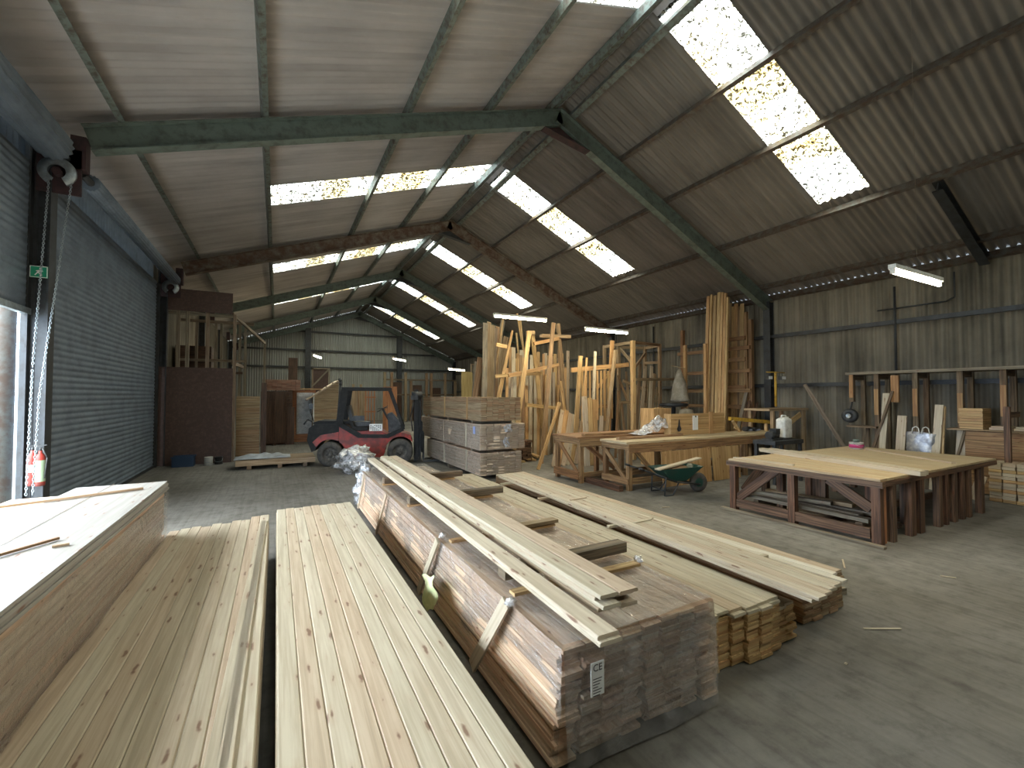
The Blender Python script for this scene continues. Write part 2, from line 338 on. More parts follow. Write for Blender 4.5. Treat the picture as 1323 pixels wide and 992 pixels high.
SKY = [(-2.3, -1.2), (4.36, 5.33), (10.98, 12.08), (17.6, 18.75), (24.2, 25.35), (30.85, 31.95)]  # first pair: rooflights added unseen behind the camera to brighten foreground front faces
LIFT = .185
wn = 0
for side, tend, tsky in ((-1, 1.078, .712), (1, 1.02, .655)):
    ys = [Y0]+[y for p in SKY for y in p]+[Y1]
    for i in range(len(ys)-1):
        a, b = ys[i], ys[i+1]
        issky = i % 2 == 1
        t0 = tsky if issky else 0.0
        A = roofp(side, t0, LIFT); B = roofp(side, tend, LIFT)
        pts = [V(A.x, a, A.z), V(A.x, b, A.z), V(B.x, b, B.z), V(B.x, a, B.z)]
        struct(corr(*pts, .15, .022, 2).build('ceiling', roof_mat if side < 0 else roof_shaded))
        if issky:
            A = roofp(side, 0.012, LIFT); B = roofp(side, tsky, LIFT); wn += 1
            pts = [V(A.x, a, A.z), V(A.x, b, A.z), V(B.x, b, B.z), V(B.x, a, B.z)]
            struct(corr(*pts, .15, .022, 2).build('window_%d' % wn, sky_mat))
            mid = (roofp(side, .005, LIFT+.08)+roofp(side, tsky, LIFT+.08))/2; ln = (roofp(side, 0)-roofp(side, tsky)).length
            dv = roofp(side, 1)-roofp(side, 0); ang = math.atan2(dv.z, abs(dv.x))
            portal('daylight_rooflight', (mid.x, (a+b)/2, mid.z), (0, -ang if side > 0 else ang, 0), ln, b-a)
# ridge capping
m = MB(); P0 = roofp(-1, .02, LIFT+.03); P1 = V(XA, 0, ZA+LIFT+.08); P2 = roofp(1, .02, LIFT+.03)
for a, b in ((P0, P1), (P1, P2)): m.beam(V((a.x+b.x)/2, Y0, (a.z+b.z)/2), V((a.x+b.x)/2, Y1, (a.z+b.z)/2), (a-b).length, .02, (b-a).cross(V(0, 1, 0)))
struct(m.build('trim_1', roof_mat))
# right wall, gable walls
struct(corr(V(WR, Y0, 0), V(WR, Y1, 0), V(WR, Y1, ZR+.165), V(WR, Y0, ZR+.165), .15, .024).build('wall_right', wall_mat))
m = MB()
def gable(y, mat, name):
    n = int((WR-WL)/.15*8); mm = MB()
    def fn(u, v):
        x = WL+(WR-WL)*u; top = ZA+LIFT+.05-abs(x-XA)*((ZA-ZL)/(XA-XL) if x < XA else (ZA-ZR)/(XR-XA))
        return V(x, y+.022*math.sin(2*math.pi*u*(WR-WL)/.15), top*v)
    mm.grid(fn, n, 1); return struct(mm.build(name, mat))
gable(Y1, gable_mat, 'wall_back'); gable(Y0, gable_mat, 'wall_front')
# left wall pieces around the doors: piers, above doors, beyond the second door
def wall_left(y0, y1, z0, z1): struct(corr(V(WL, y0, z0), V(WL, y1, z0), V(WL, y1, z1), V(WL, y0, z1), .15, .02).build('wall_left', wall_mat if y0 > 10 else shutter_mat))
ZT = ZL+.05
wall_left(Y0, .6, 0, ZT); wall_left(.6, 14.85, 4.8, ZT); wall_left(8.08, 8.3, 0, 4.8); wall_left(14.85, Y1, 0, ZT)
# roller doors
def roller(name, y0, y1, zb, zt):
    n = int((zt-zb)/.095*6); mm = MB()
    mm.grid(lambda u, v: V(WL+.08+.018*abs(math.sin(math.pi*(zb+(zt-zb)*u)/.095)), y0+(y1-y0)*v, zb+(zt-zb)*u), n, 1)
    d = bpy.data.objects.new(name, None); COL.objects.link(d); d.location = (WL+.08, (y0+y1)/2, zb); struct(d)
    mm.build('shutter_curtain', shutter_mat, d)
    mm = MB(); mm.bb((WL+.05, y0, zb-.05), (WL+.12, y1, zb+.03)); mm.build('bottom_rail', galv if zb > 1 else steel_dark, d)
    for k, yy in enumerate((y0, y1)):
        mm = MB(); mm.bb((WL+.02, yy-.04, -.0), (WL+.16, yy+.04, 4.9)); mm.build('guide_rail', steel_dark, d)
    return d
d1 = roller('door_1', .62, 8.02, 3.0, 4.95); d2 = roller('door_2', 8.3, 14.8, .03, 4.95)
portal('daylight_door', (WL-.1, 4.2, 1.5), (0, -math.pi/2, 0), 3.0, 7.2)
def drum(y0, y1, label, cx=-2.52, cz=5.06, R=.19):
    t = thing('shutter_drum', label, 'roller drum', V(-2.52, y0, 4.85))
    mm = MB(); c = V(cx, 0, cz); n = 64
    pr = [((R+.012*R/.19*math.cos(16*2*math.pi*i/n))*math.cos(2*math.pi*i/n), (R+.012*R/.19*math.cos(16*2*math.pi*i/n))*math.sin(2*math.pi*i/n)) for i in range(n)]
    mm.prism(pr, V(c.x, y0, c.z), V(c.x, y1, c.z), V(1, 0, 0), V(0, 0, 1), .5, 1, True); mm.build('rolled_curtain', shutter_mat, t)
    mm = MB(); mm.cyl((c.x, y0-.3, c.z), (c.x, y1+.4, c.z), .05); mm.build('axle', steel_dark, t)
    return t
drum(.9, 7.55, 'long ribbed roller shutter drum above the open left door')
drum(8.45, 14.55, 'long slim roller shutter drum above the closed grey door', -2.42, 4.98, .115)
for y, lb in ((7.86, 'horseshoe shaped chain wheel bracket between the two roller drums'), (14.86, 'smaller looking horseshoe chain wheel bracket at the far end of the closed door')):
    t = thing('chain_wheel', lb, 'chain wheel', V(-2.58, y, 4.65))
    mm = MB(); mm.lathe([(.09, -.02), (.09, .03), (.15, .045), (.19, .03), (.19, -.02), (.09, -.02)], (-2.58, y, 4.84), (0, 1, 0), 24, math.radians(-60+0), math.radians(240)); mm.build('wheel', galv, t)
    mm = MB(); mm.cyl((-2.58, y-.03, 4.84), (-2.58, y+.06, 4.84), .05); mm.bb((-2.80, y+.06, 4.58), (-2.36, y+.09, 5.2)); mm.build('end_plate', rust_red, t)

# portal frames
def ibeam(m_, p0, p1, depth, fl, up, tk=.02):
    p0, p1, up = Vector(p0), Vector(p1), Vector(up).normalized()
    m_.beam(p0, p1, tk, depth-.02, up, tint=.5)
    for s_ in (-1, 1): m_.beam(p0+up*s_*(depth/2-tk/2), p1+up*s_*(depth/2-tk/2), fl, tk, up, tint=.5)
FLAB = {1.0: 'portal frame behind the camera', 8.0: 'nearest green-grey steel portal frame crossing the whole roof', 15.0: 'second steel portal frame, flaking white and rusty', 22.0: 'third grey steel portal frame with a dark ridge haunch', 28.8: 'fourth steel portal frame, in front of the last rooflights', 34.6: 'farthest steel portal frame against the end wall'}
for y in FRY[1:]:
    t = thing('portal_frame', FLAB[y], 'steel frame', V(XA, y, 0))
    mt = steel_rust if y == 15.0 else steel_green
    for side in (-1, 1):
        tt = .99 if side < 0 else 1.0
        a = roofp(side, 0, -.18); b = roofp(side, tt, -.18); nrm = roofp(side, 0, 1)-roofp(side, 0, 0)
        mm = MB(); ibeam(mm, (a.x, y, a.z), (b.x, y, b.z), .36, .18, nrm); mm.build('rafter', mt, t)
        x = XL-.29 if side < 0 else XR-.02; zt = b.z+.1
        mm = MB(); ibeam(mm, (x, y, 0), (x, y, zt), .21 if side < 0 else .3, .2, (1, 0, 0)); mm.build('column', steel_dark, t)
    mm = MB(); c = V(XA, y, ZA-.37); l = roofp(-1, .07, -.36); r = roofp(1, .12, -.36)
    mm.prism([(-.09, 0), (.09, 0), (.09, .02), (-.09, .02)], V(l.x, y, l.z), V(r.x, y, r.z), V(0, 1, 0), V(0, 0, -1), .5)
    i0 = len(mm.v); mm.v += [V(l.x, y, l.z), V(r.x, y, r.z), V(XA, y, ZA-.36)]
    mm.face((i0, i0+1, i0+2), ((0, 0), (1, 0), (0, 1)), .5); mm.build('ridge_haunch', rust_red if y == 8.0 else steel_dark, t)
    mm = MB(); mm.bb((XL-.02, y-.08, 4.95), (XL+.14, y+.08, 5.4)); mm.build('eaves_plate', rust_red, t)
# short bracing beam by the right wall
mm = MB(); a = roofp(1, .70, -.02); b = V(13.0, 0, 4.72); ibeam(mm, (a.x, 3.42, a.z), (b.x, 3.42, b.z), .2, .16, (0, 0, 1))
tag(mm.build('roof_brace', steel_dark), 'short black sloping beam between purlin and eaves at the right', 'beam')
# purlins
PL = [(-1, .94, 'lowest purlin of the left roof slope'), (-1, .719, 'second lowest purlin of the left roof slope, at the foot of the rooflights'), (-1, .429, 'third purlin up the left roof slope'), (-1, .22, 'uppermost purlin of the left roof slope'), (-1, .03, 'ridge purlin on the left side of the apex'),
      (1, .03, 'ridge purlin on the right side of the apex'), (1, .217, 'uppermost purlin of the right roof slope'), (1, .415, 'second purlin down the right roof slope'), (1, .68, 'purlin at the foot of the right rooflights'), (1, .927, 'lowest rusty purlin of the right roof slope'), (1, 1.0, 'eaves beam along the top of the right wall')]
for side, t_, lb in PL:
    p = roofp(side, t_, .0); q = roofp(side, t_, .145); nn = (q-p).normalized(); mm = MB(); mm2 = V(p.x, 0, p.z)
    c = (p+q)/2; wd = .07 if abs(t_) > .05 else .12
    mm.beam(V(c.x, Y0+.02, c.z), V(c.x, Y1-.05, c.z), .02, .145, nn, tint=.5)
    al = V(nn.z, 0, -nn.x)
    e = p+nn*.01+al*wd/2
    mm.beam(V(e.x, Y0+.02, e.z), V(e.x, Y1-.05, e.z), wd, .02, nn, tint=.5)
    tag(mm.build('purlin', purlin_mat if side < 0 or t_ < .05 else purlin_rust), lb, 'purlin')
# wall rails
for z, lb in ((3.66, 'upper horizontal sheeting rail on the right wall'), (2.2, 'lower horizontal sheeting rail on the right wall')):
    mm = MB(); mm.bb((WR-.15, Y0+.1, z-.05), (WR-.04, Y1-.1, z+.05)); tag(mm.build('sheeting_rail', steel_dark), lb, 'rail')
for z, lb in ((6.5, 'highest sheeting rail on the end wall'), (5.15, 'middle sheeting rail on the end wall'), (3.93, 'lowest sheeting rail on the end wall')):
    hw = (ZA-z)
    x0 = max(WL+.1, XA-hw/((ZA-ZL)/(XA-XL))+.1); x1 = min(WR-.1, XA+hw/((ZA-ZR)/(XR-XA))-.1)
    mm = MB(); mm.bb((x0, Y1-.14, z-.06), (x1, Y1-.04, z+.06)); tag(mm.build('sheeting_rail', steel_dark), lb, 'rail')
for x, lb in ((1.94, 'left steel post standing against the end wall'), (8.43, 'right steel post standing against the end wall')):
    top = ZA-.35-abs(x-XA)*((ZA-ZL)/(XA-XL) if x < XA else (ZA-ZR)/(XR-XA))
    mm = MB(); ibeam(mm, (x, Y1-.4, 0), (x, Y1-.4, top), .3, .35, (0, 1, 0)); tag(mm.build('gable_post', steel_dark), lb, 'post')
mm = MB(); mm.tube([(13.02, 3.9, 4.6), (13.02, 3.9, 4.05), (13.02, 4.05, 3.98), (13.02, 5.3, 3.98)], .018); tag(mm.build('conduit', steel_dark), 'thin dark cable conduit on the right wall by the nearest tube light', 'conduit')
mm = MB(); mm.cyl((13.0, 4.95, 2.3), (13.0, 4.95, 4.5), .025); tag(mm.build('wall_pipe', steel_dark), 'thin dark upright pipe on the right wall above the rack', 'pipe')
mm = MB(); mm.cyl((13.0, 12.6, 2.3), (13.0, 12.6, 4.6), .03); tag(mm.build('downpipe', steel_dark), 'thin upright pipe on the right wall behind the sack', 'pipe')
exec_parts = True
# ------------------------------------------------------------ tube lights
def tube_light(p, L, label, ang=0, top=None):
    p = Vector(p); t = thing('tube_light', label, 'fluorescent light', p, 'hanging fluorescent tubes', ang)
    mm = MB(); mm.bb((-L/2, -.035, .035), (L/2, .035, .085)); mm.bb((-L/2, -.02, -.02), (-L/2+.03, .02, .04)); mm.bb((L/2-.03, -.02, -.02), (L/2, .02, .04)); mm.build('fitting', white_paint, t, local=True)
    mm = MB(); mm.cyl((-L/2+.03, 0, 0), (L/2-.03, 0, 0), .02); mm.build('tube', tube_mat, t, local=True)
    if top is None:
        top = ZA+LIFT-abs(p.x-XA)*((ZA-ZL)/(XA-XL) if p.x < XA else (ZA-ZR)/(XR-XA))
    mm = MB(); mm.cyl((0, 0, .085), (0, 0, top-p.z), .0018, n=5); mm.build('hanging_wire', wood_grey, t, local=True)
tube_light((6.62, 2.3, 3.27), 1.25, 'nearest fluorescent tube light, at the upper right')
tube_light((5.65, 10.1, 3.92), 1.6, 'long fluorescent tube light above the tall stored timber')
tube_light((7.75, 9.15, 3.6), 1.45, 'fluorescent tube light above the slatted gate panel')
tube_light((1.62, 22, 3.67), 1.4, 'leftmost small fluorescent tube light in the distance', 1.25)
tube_light((5.37, 22, 3.67), 1.5, 'middle one of the three small distant fluorescent tube lights', .9)
tube_light((7.64, 20, 3.13), 1.4, 'distant fluorescent tube light just left of the tall stored timber', .6)

# ------------------------------------------------------------ boards and stacks
_bm = {}
def board(x, y, z, L, w_, t_, mat, rz=0, name='pine_board', label=None, group=None, cat='board', ry=0, rx=0, var=0):
    k = (L, w_, t_, mat.name, var)
    if k not in _bm:
        mm = MB(); mm.beam((0, 0, t_/2), (0, L, t_/2), w_, t_, ch=min(.006, t_*.3)); _bm[k] = mm.mesh(name, mat)
    ob = bpy.data.objects.new(name, _bm[k]); COL.objects.link(ob); ob.location = (x, y, z); ob.rotation_euler = (rx, ry, rz)
    return tag(ob, label, cat, group)
def pack_mesh(x0, x1, y0, y1, z0, z1, nw, nh, jit=.015, jy=None, lean=0):
    mm = MB(); wd = (x1-x0)/nw; hd = (z1-z0)/nh; jy = jit if jy is None else jy
    for i in range(nw):
        for j in range(nh):
            a = random.uniform(-jy, jy); s_ = random.uniform(-.002, .002) if 0 < i < nw-1 else random.uniform(0, jit*.5)*(1 if i else -1)
            s_ += lean*(1-j/nh)**1.3*(1 if i < nw/2 else -1)*(1 if i in (0, nw-1) else .6)
            mm.beam((x0+wd*(i+.5)+s_, y0+a, z0+hd*(j+.5)), (x0+wd*(i+.5)+s_, y1+a, z0+hd*(j+.5)), wd*.985, hd*.94)
    return mm
def wrap(x0, x1, y0, y1, z0, z1, amp=.02, flare=.0, top=True):
    """loose film shell round a pack, open underneath"""
    mm = MB(); seed = random.random()*50
    def dis(p, n): return p+n*(amp*(.55+noise.noise(p*2.3+V(seed, 0, 0))*1.0+.45*noise.noise(p*V(7, 3, 6).length*.6+V(0, seed, 0))))
    def side(a, b, n, nu):
        def fn(u, v):
            p = a*(1-u)+b*u; p = V(p.x, p.y, z0+(z1-z0)*v); q = dis(p, n)+n*flare*(1-v)**2
            return q
        mm.grid(fn, nu, 8)
    A, B, C, D = V(x0, y0, 0), V(x1, y0, 0), V(x1, y1, 0), V(x0, y1, 0)
    side(A, B, V(0, -1, 0), 14); side(B, C, V(1, 0, 0), 50); side(C, D, V(0, 1, 0), 14); side(D, A, V(-1, 0, 0), 50)
    if top: mm.grid(lambda u, v: dis(V(x0+(x1-x0)*u, y0+(y1-y0)*v, z1+.004), V(0, 0, 1)), 12, 50)
    return mm
# C: right foreground deck, B: left foreground deck
def deck(x0, nb, ynear, yfar, zt, lab, grp, jits, rz=0, lab_pack=None, gap=None):
    bw = .0988 if x0 > 0 else .0938
    t = thing('board_pack', lab_pack, 'board pack', V(x0+nb*bw/2, ynear, 0))
    pack_mesh(x0, x0+nb*bw, ynear, yfar-.05, .08, zt-.022, nb, 17).build('stacked_boards', pine_new, t)['kind'] = 'stuff'
    for yy in (ynear+.4, (ynear+yfar)/2, yfar-.5):
        mm = MB(); mm.bb((x0, yy-.04, 0), (x0+nb*bw, yy+.04, .078)); mm.build('bearer', wood_dark, t)
    for i in range(nb):
        board(x0+bw*(i+.5), ynear+.0, zt-.021, round(yfar-ynear+jits[i % len(jits)], 3), bw-.0015, .021, pine_new, rz, 'cladding_board', lab, grp, var=i)
deck(.02, 9, .0, 6.38, .45, 'knotty pale cladding board lying in the top layer of the deck beside the wrapped pack', 'top layer of the centre deck', [0, .02, -.01, .01, .03], lab_pack='low bundle of pale cladding boards in the centre foreground, right of the open gap')
deck(-1.0, 10, .0, 6.0, .44, 'pale cladding board lying in the top layer of the left foreground deck', 'top layer of the left foreground deck', [-.05, .0, .03, -.02, .06, .02, .1, .08, .2, .22], lab_pack='low bundle of pale cladding boards between the gap and the left sheet stack')
for k, (xo, a) in enumerate(((-.12, .012), (-.145, .018), (-.19, .022))):
    board(xo-.06, .3, .4405, 5.6, .05, .012, pine_new, -a, 'thin_strip', ['thin pale strip lying along the right edge of the left deck', 'second thin pale strip fanning out on the left deck', 'third thin pale strip, farthest left, fanning out on the left deck'][k], 'thin strips on the left deck', 'strip')
# A: tall stack at the left with pale sheets on top
t = thing('wrapped_sheet_stack', 'tall film-wrapped timber stack with bright pale sheets on top at the left', 'timber stack', V(-1.4, 3, 0))
pack_mesh(-1.66, -1.02, -.6, 5.75, .10, .90, 3, 16, .03, .09).build('stacked_boards', wood_pack, t)['kind'] = 'stuff'
mm = MB()
for k in range(4): mm.bb((-1.72+.0*k, -.6, .905+k*.024), (-1.0-.006*(k % 2), 5.9-.02*k, .926+k*.024))
mm.build('pine_sheets', white_top, t)
wrap(-1.68, -1.0, -.6, 5.8, .12, .895, .03, top=False).build('film_wrap', film_side, t)
for yy in (.4, 2.6, 5.2):
    mm = MB(); mm.bb((-1.7, yy-.05, 0), (-1.0, yy+.05, .095)); mm.build('bearer', wood_dark, t)
mm = MB(); mm.bb((-1.45, -.6, 1.0015), (-1.444, 5.9, 1.0025)); mm.build('sheet_joint', wood_dark, t)
def stick(p0, p1, w_, t_, mat, name, label, cat, group=None, up=(0, 0, 1), ch=0):
    mm = MB(); mm.beam(p0, p1, w_, t_, up, ch=ch); return tag(mm.build(name, mat), label, cat, group)
stick(V(-2.0, 5.02, 1.012), V(-1.12, 5.42, 1.012), .03, .018, pine_old, 'batten', 'long thin batten lying across the pale sheets and sticking out towards the door', 'batten')
stick(V(-1.55, 3.25, 1.012), V(-1.19, 3.78, 1.012), .02, .016, pine_old, 'batten', 'short thin batten lying on the near part of the pale sheets', 'batten')
stick(V(-1.16, 3.6, 1.008), V(-1.09, 3.62, 1.008), .025, .012, pine_old, 'offcut', 'tiny wood offcut near the right edge of the pale sheets', 'offcut')
mm = MB()
for k in range(5): mm.bb((-2.35, 2.0, .02+k*.17), (-1.78, 6.0+.08*k, .17+k*.17))
t = mm.build('rough_board_pile', pine_new); tag(t, 'rough pale timber pile behind the pale sheets, beside the open door', 'timber pile')

# D: the wrapped pack
DX0, DX1, DY0, DY1, DZ = 1.30, 2.40, 1.90, 7.95, .63
t = thing('wrapped_board_pack', 'large film-wrapped pack of cladding boards in the centre foreground', 'board pack', V(1.85, DY0, 0))
D = t
mm = pack_mesh(DX0, DX1, DY0, DY1, .03, DZ-.02, 8, 28, .03, .03, -.06); mm.build('stacked_boards', wood_pack, t)['kind'] = 'stuff'
wrap(DX0-.01, DX1+.01, DY0-.03, DY1+.03, .02, DZ, .022, .03).build('film_wrap', film_clear, t)
for yy in (2.4, 4.1, 5.9, 7.5):
    mm = MB(); mm.bb((DX0, yy-.05, 0), (DX1, yy+.05, .055)); mm.build('bearer', wood_dark, t)
for yy, dy, wd in ((2.42, .34, .085), (3.72, .30, .07), (5.75, .22, .055), (7.35, .08, .05)):
    mm = MB(); mm.beam((DX0-.05, yy, DZ+.01), (DX0-.13, yy+dy, .1), wd, .018, (-1, 0, 0)); mm.build('side_lath', pine_new, t)
for yy in (2.48, 3.6, 4.98, 6.3):
    mm = MB(); mm.bb((DX0+.02, yy-.04, DZ+.02), (DX1-.03, yy+.03, DZ+.04)); mm.build('top_lath', pine_warm, t)
lb = MB(); lb.box((1.47, DY0-.075, .45), (.085, .003, .17)); L_ = lb.build('paper_label', label_white, t); L_['label'] = 'white printed label'
text_mesh('label_print', 'CE', .05, ink, L_, (1.47-wloc(t).x-0, 0, 0), (math.pi/2, 0, 0)).location = V(1.47, DY0-.0775, .505)-wloc(L_)
mm = MB()
for k in range(7): mm.bb((1.44, DY0-.0775, .365+k*.014), (1.44+random.uniform(.03, .06), DY0-.0768, .369+k*.014))
mm.build('label_lines', ink, L_)
mm = MB(); seed_ = 3.
n0, n1, n2, n3 = GX(548, 742, 1.14), GX(564, 745, 1.15), GX(553, 790, 1.10), GX(567, 782, 1.11)
mm.grid(lambda u, v: (n0*(1-u)+n1*u)*(1-v)+(n2*(1-u)+n3*u)*v+V(.02*math.sin(7*v+3*u)-.02, 0, .012*math.sin(9*u)), 8, 10); q_ = mm.build('note_sheet', plain('pale_yellow_paper', (.78, .82, .5), .7, 0, (.62, .7, .36), 20, .5), t); q_['label'] = 'crumpled pale yellow paper tag'
for (px, py, zz) in ((825, 723, DZ+.05), (660, 778, DZ+.03), (572, 692, DZ+.03)):
    P = GZ(px, py, zz); mm = MB(); r_ = random.Random(px)
    def kn(u, v, P=P, sd=px):
        a, b = u*2*math.pi, v*math.pi; d_ = V(math.cos(a)*math.sin(b), math.sin(a)*math.sin(b), math.cos(b)*.8); return P+d_*.035*(1+.6*noise.noise(d_*2.5+V(sd, 0, 0)))
    mm.grid(kn, 12, 8); mm.build('film_knot', film_wad, t)
for k, (yy, xa, xb, hh) in enumerate(((2.66, 1.34, 2.42, .075), (4.98, 1.33, 2.52, .075), (3.58, 1.85, 2.40, .03), (6.3, 1.33, 2.5, .075))):
    stick(V(xa, yy, DZ+.04+hh/2+.012), V(xb, yy+.03, DZ+.04+hh/2+.012), .1, hh, wood_dark if hh > .05 else pine_old, 'bearer', ['thick dark bearer across the near part of the wrapped pack', 'thick dark bearer across the far middle of the wrapped pack', 'thin bearer lying on the wrapped pack between the two dark ones', 'farthest dark bearer across the wrapped pack'][k], 'bearer')
ZB = DZ+.04+.075+.014
gL = 'loose boards on the wrapped pack'
for (x, y, z, L, w_, rz, lb) in (
    (1.37, 1.60, ZB, 6.4, .13, -.018, 'lower board of the left pair on top of the wrapped pack'),
    (1.37, 1.62, ZB+.021, 6.45, .125, -.018, 'upper board of the left pair on top of the wrapped pack'),
    (1.565, 1.86, ZB, 6.1, .12, -.017, 'lowest board of the middle run on the wrapped pack'),
    (1.575, 1.83, ZB+.021, 6.1, .12, -.017, 'second board up of the middle run on the wrapped pack'),
    (1.575, 1.90, ZB+.042, 6.05, .12, -.017, 'third board up of the middle run on the wrapped pack'),
    (1.58, 1.86, ZB+.063, 6.05, .12, -.017, 'top left board of the middle run on the wrapped pack'),
    (1.70, 1.84, ZB, 6.1, .12, -.018, 'lowest board of the right run on the wrapped pack, under the others'),
    (1.705, 1.92, ZB+.021, 6.0, .12, -.018, 'middle board of the right run on the wrapped pack'),
    (1.705, 1.88, ZB+.042, 6.0, .12, -.018, 'third board of the right run on the wrapped pack'),
    (1.71, 1.85, ZB+.063, 6.0, .13, -.018, 'top right board of the runs on the wrapped pack')):
    board(x, y, z, L, w_, .020, pine_new, rz, 'pine_board', lb, gL, var=int(y*100))
# far end of the pack: pale film drape
# E: open stack of boards
gE = 'boards of the open stack right of the wrapped pack'
nE, tE, wE = 6, .0225, .132
for i in range(nE):
    for j in range(17):
        a = .035*math.sin(i*1.3)+random.uniform(-.015, .02)-.012*i
        board(2.56+wE*(i+.5)+random.uniform(-.003, .003), 2.04+a*.6+(.0 if j < 15 else random.uniform(-.03, .03)), .012+j*tE, 5.9, wE-.002, tE-.001, pine_warm if j < 15 else pine_new, 0, 'pine_board',
              'pale pine board in the open stack right of the wrapped pack' if j < 16 else 'pale pine board in the top layer of the open stack right of the wrapped pack', gE, var=(i+j) % 3)
for i in range(2):
    for j in range(12):
        board(3.36+wE*(i+.5), 2.06+random.uniform(-.02, .02), .012+j*tE, 5.5, wE-.002, tE-.001, pine_warm if j < 11 else pine_new, 0, 'pine_board', 'pine board in the lower step at the right side of the open stack', gE, var=(i+j) % 3)
# F: base stack and boards laid over it
gF = 'boards of the dark-ended low stack'
for i in range(5):
    for j in range(13):
        board(3.86+.13*(i+.5), 2.12+random.uniform(-.012, .012)+(.0 if i < 4 else .02), .012+j*.025, 5.8, .128, .0238, pine_old if j < 12 else pine_new, 0, 'sawn_board', 'darker sawn board in the low stack nearest the dark workbench' if j < 12 else 'board in the top layer of the low stack nearest the dark workbench', gF, var=(i+j) % 3)
for k, yy in enumerate((2.5, 3.9, 5.4, 6.6)):
    stick(V(3.30 if k else 3.45, yy, .425 if 1 else 0), V(4.0, yy+.02, .425), .04, .03, pine_new, 'spacer_batten', 'batten bridging the gap between the two open board stacks, %s' % ('nearest', 'second nearest', 'third nearest', 'farthest')[k], 'batten')
for i in range(4):
    for j in range(2):
        board(3.39+.106*i+.015*j, 1.74+.02*i+.04*(1-j), .442+j*.024, 5.3, .104, .0232, pine_new, -.03, 'pine_board', 'pale pine board overhanging the dark-ended stack, %s layer, %s' % ('lower' if j == 0 else 'upper', ('left edge', 'second from the left', 'third from the left', 'right edge')[i]), 'pale boards overhanging the dark-ended stack', var=i)
for i, (x, y, L, rz) in enumerate(((4.10, 1.98, 2.2, .06), (4.21, 1.98, 1.7, .04), (4.30, 2.1, 3.6, .055))):
    board(x, y, .3375, L, .085, .02, pale_strip, rz, 'thin_board', ['thin white board on the low stack, left of its neighbours', 'shorter thin white board at the near end of the low stack', 'long thin white board slanting over the low stack'][i], 'thin pale boards on the low stack', var=i)
stick(V(4.5, 2.35, .03), V(4.85, 2.3, .03), .07, .055, wood_grey, 'offcut', 'small timber block on the floor by the corner of the low stack', 'offcut')
for k, (px, py, qx, qy) in enumerate(((780, 652, 800, 650), (838, 674, 862, 672))):
    a, b = GZ(px, py, .36), GZ(qx, qy, .36)
    a = V(3.5, 4.9-1.2*k, 0); stick(V(a.x, a.y, .496), V(a.x+.28, a.y+.02, .496), .03, .012, pine_new, 'spacer_batten', ['far short batten across the pale overhanging boards', 'near short batten across the pale overhanging boards'][k], 'batten')

# G: three banded packs
def side_pack(x0, x1, y0, y1, z0, z1, label, film_on, seedv):
    random.seed(seedv)
    t = thing('banded_board_pack', label, 'board pack', V((x0+x1)/2, y0, z0), 'stacked board packs by the forklift')
    pack_mesh(x0, x1, y0, y1, z0, z1, 7, max(8, int((z1-z0)/.03)), .018, .02).build('stacked_boards', wood_pack if film_on else pine_old, t)['kind'] = 'stuff'
    if film_on: wrap(x0-.005, x1+.005, y0-.012, y1+.01, z0, z1-.01, .014).build('film_wrap', film_side, t)
    for yy in (y0+.8, y0+2.4):
        mm = MB(); mm.bb((x0-.022, yy-.035, z0), (x0-.004, yy+.035, z1)); mm.build('side_lath', pine_warm if not film_on else pine_new, t)
    return t
side_pack(4.06, 5.10, 9.12, 13.1, .09, .60, 'lowest film-wrapped board pack in the pile of three beside the forklift', True, 1)
p_ = side_pack(4.03, 5.16, 9.07, 13.6, .67, 1.25, 'middle film-wrapped board pack with a small blue label, in the pile of three', True, 2)
mm = MB(); mm.bb((4.005, 9.3, 1.02), (4.008, 9.42, 1.19)); q_ = mm.build('blue_label', plain('blue_label_paper', (.35, .42, .72), .6), p_); q_['label'] = 'small pale blue label'
for (u0, u1, v0, v1) in ((4.62, 4.80, 1.06, 1.24), (4.60, 4.74, .72, .95)):
    mm = MB(); mm.grid(lambda u, v: V(u0+(u1-u0)*u+.02*math.sin(8*v), 9.03+.012*math.sin(9*u+5*v), v0+(v1-v0)*v), 8, 8); mm.build('loose_film', film_wad, p_)
side_pack(4.06, 5.08, 9.1, 13.5, 1.32, 1.86, 'topmost unwrapped board pack in the pile of three beside the forklift', False, 3)
random.seed(11)
for z, n_ in ((.045, 'floor'), (.635, 'lower gap'), (1.285, 'upper gap')):
    for k, yy in enumerate((9.6, 11.2, 12.7)):
        mm = MB(); mm.bb((4.05, yy-.05, z-.04 if z < .1 else z-.033), (5.08, yy+.05, z+.042 if z < .1 else z+.033)); tag(mm.build('bearer', wood_dark), '%s dark bearer in the %s under the banded board packs' % (('near', 'middle', 'far')[k], {'floor': 'row on the floor', 'lower gap': 'lower gap', 'upper gap': 'upper gap'}[n_]), 'bearer', 'bearers between the board packs')
mm = MB(); mm.bb((2.5, 8.35, .0), (3.6, 9.9, .10)); 
tag(mm.build('low_board_pile', pine_old), 'low brown board pile on the floor behind the wrapped pack', 'timber pile')
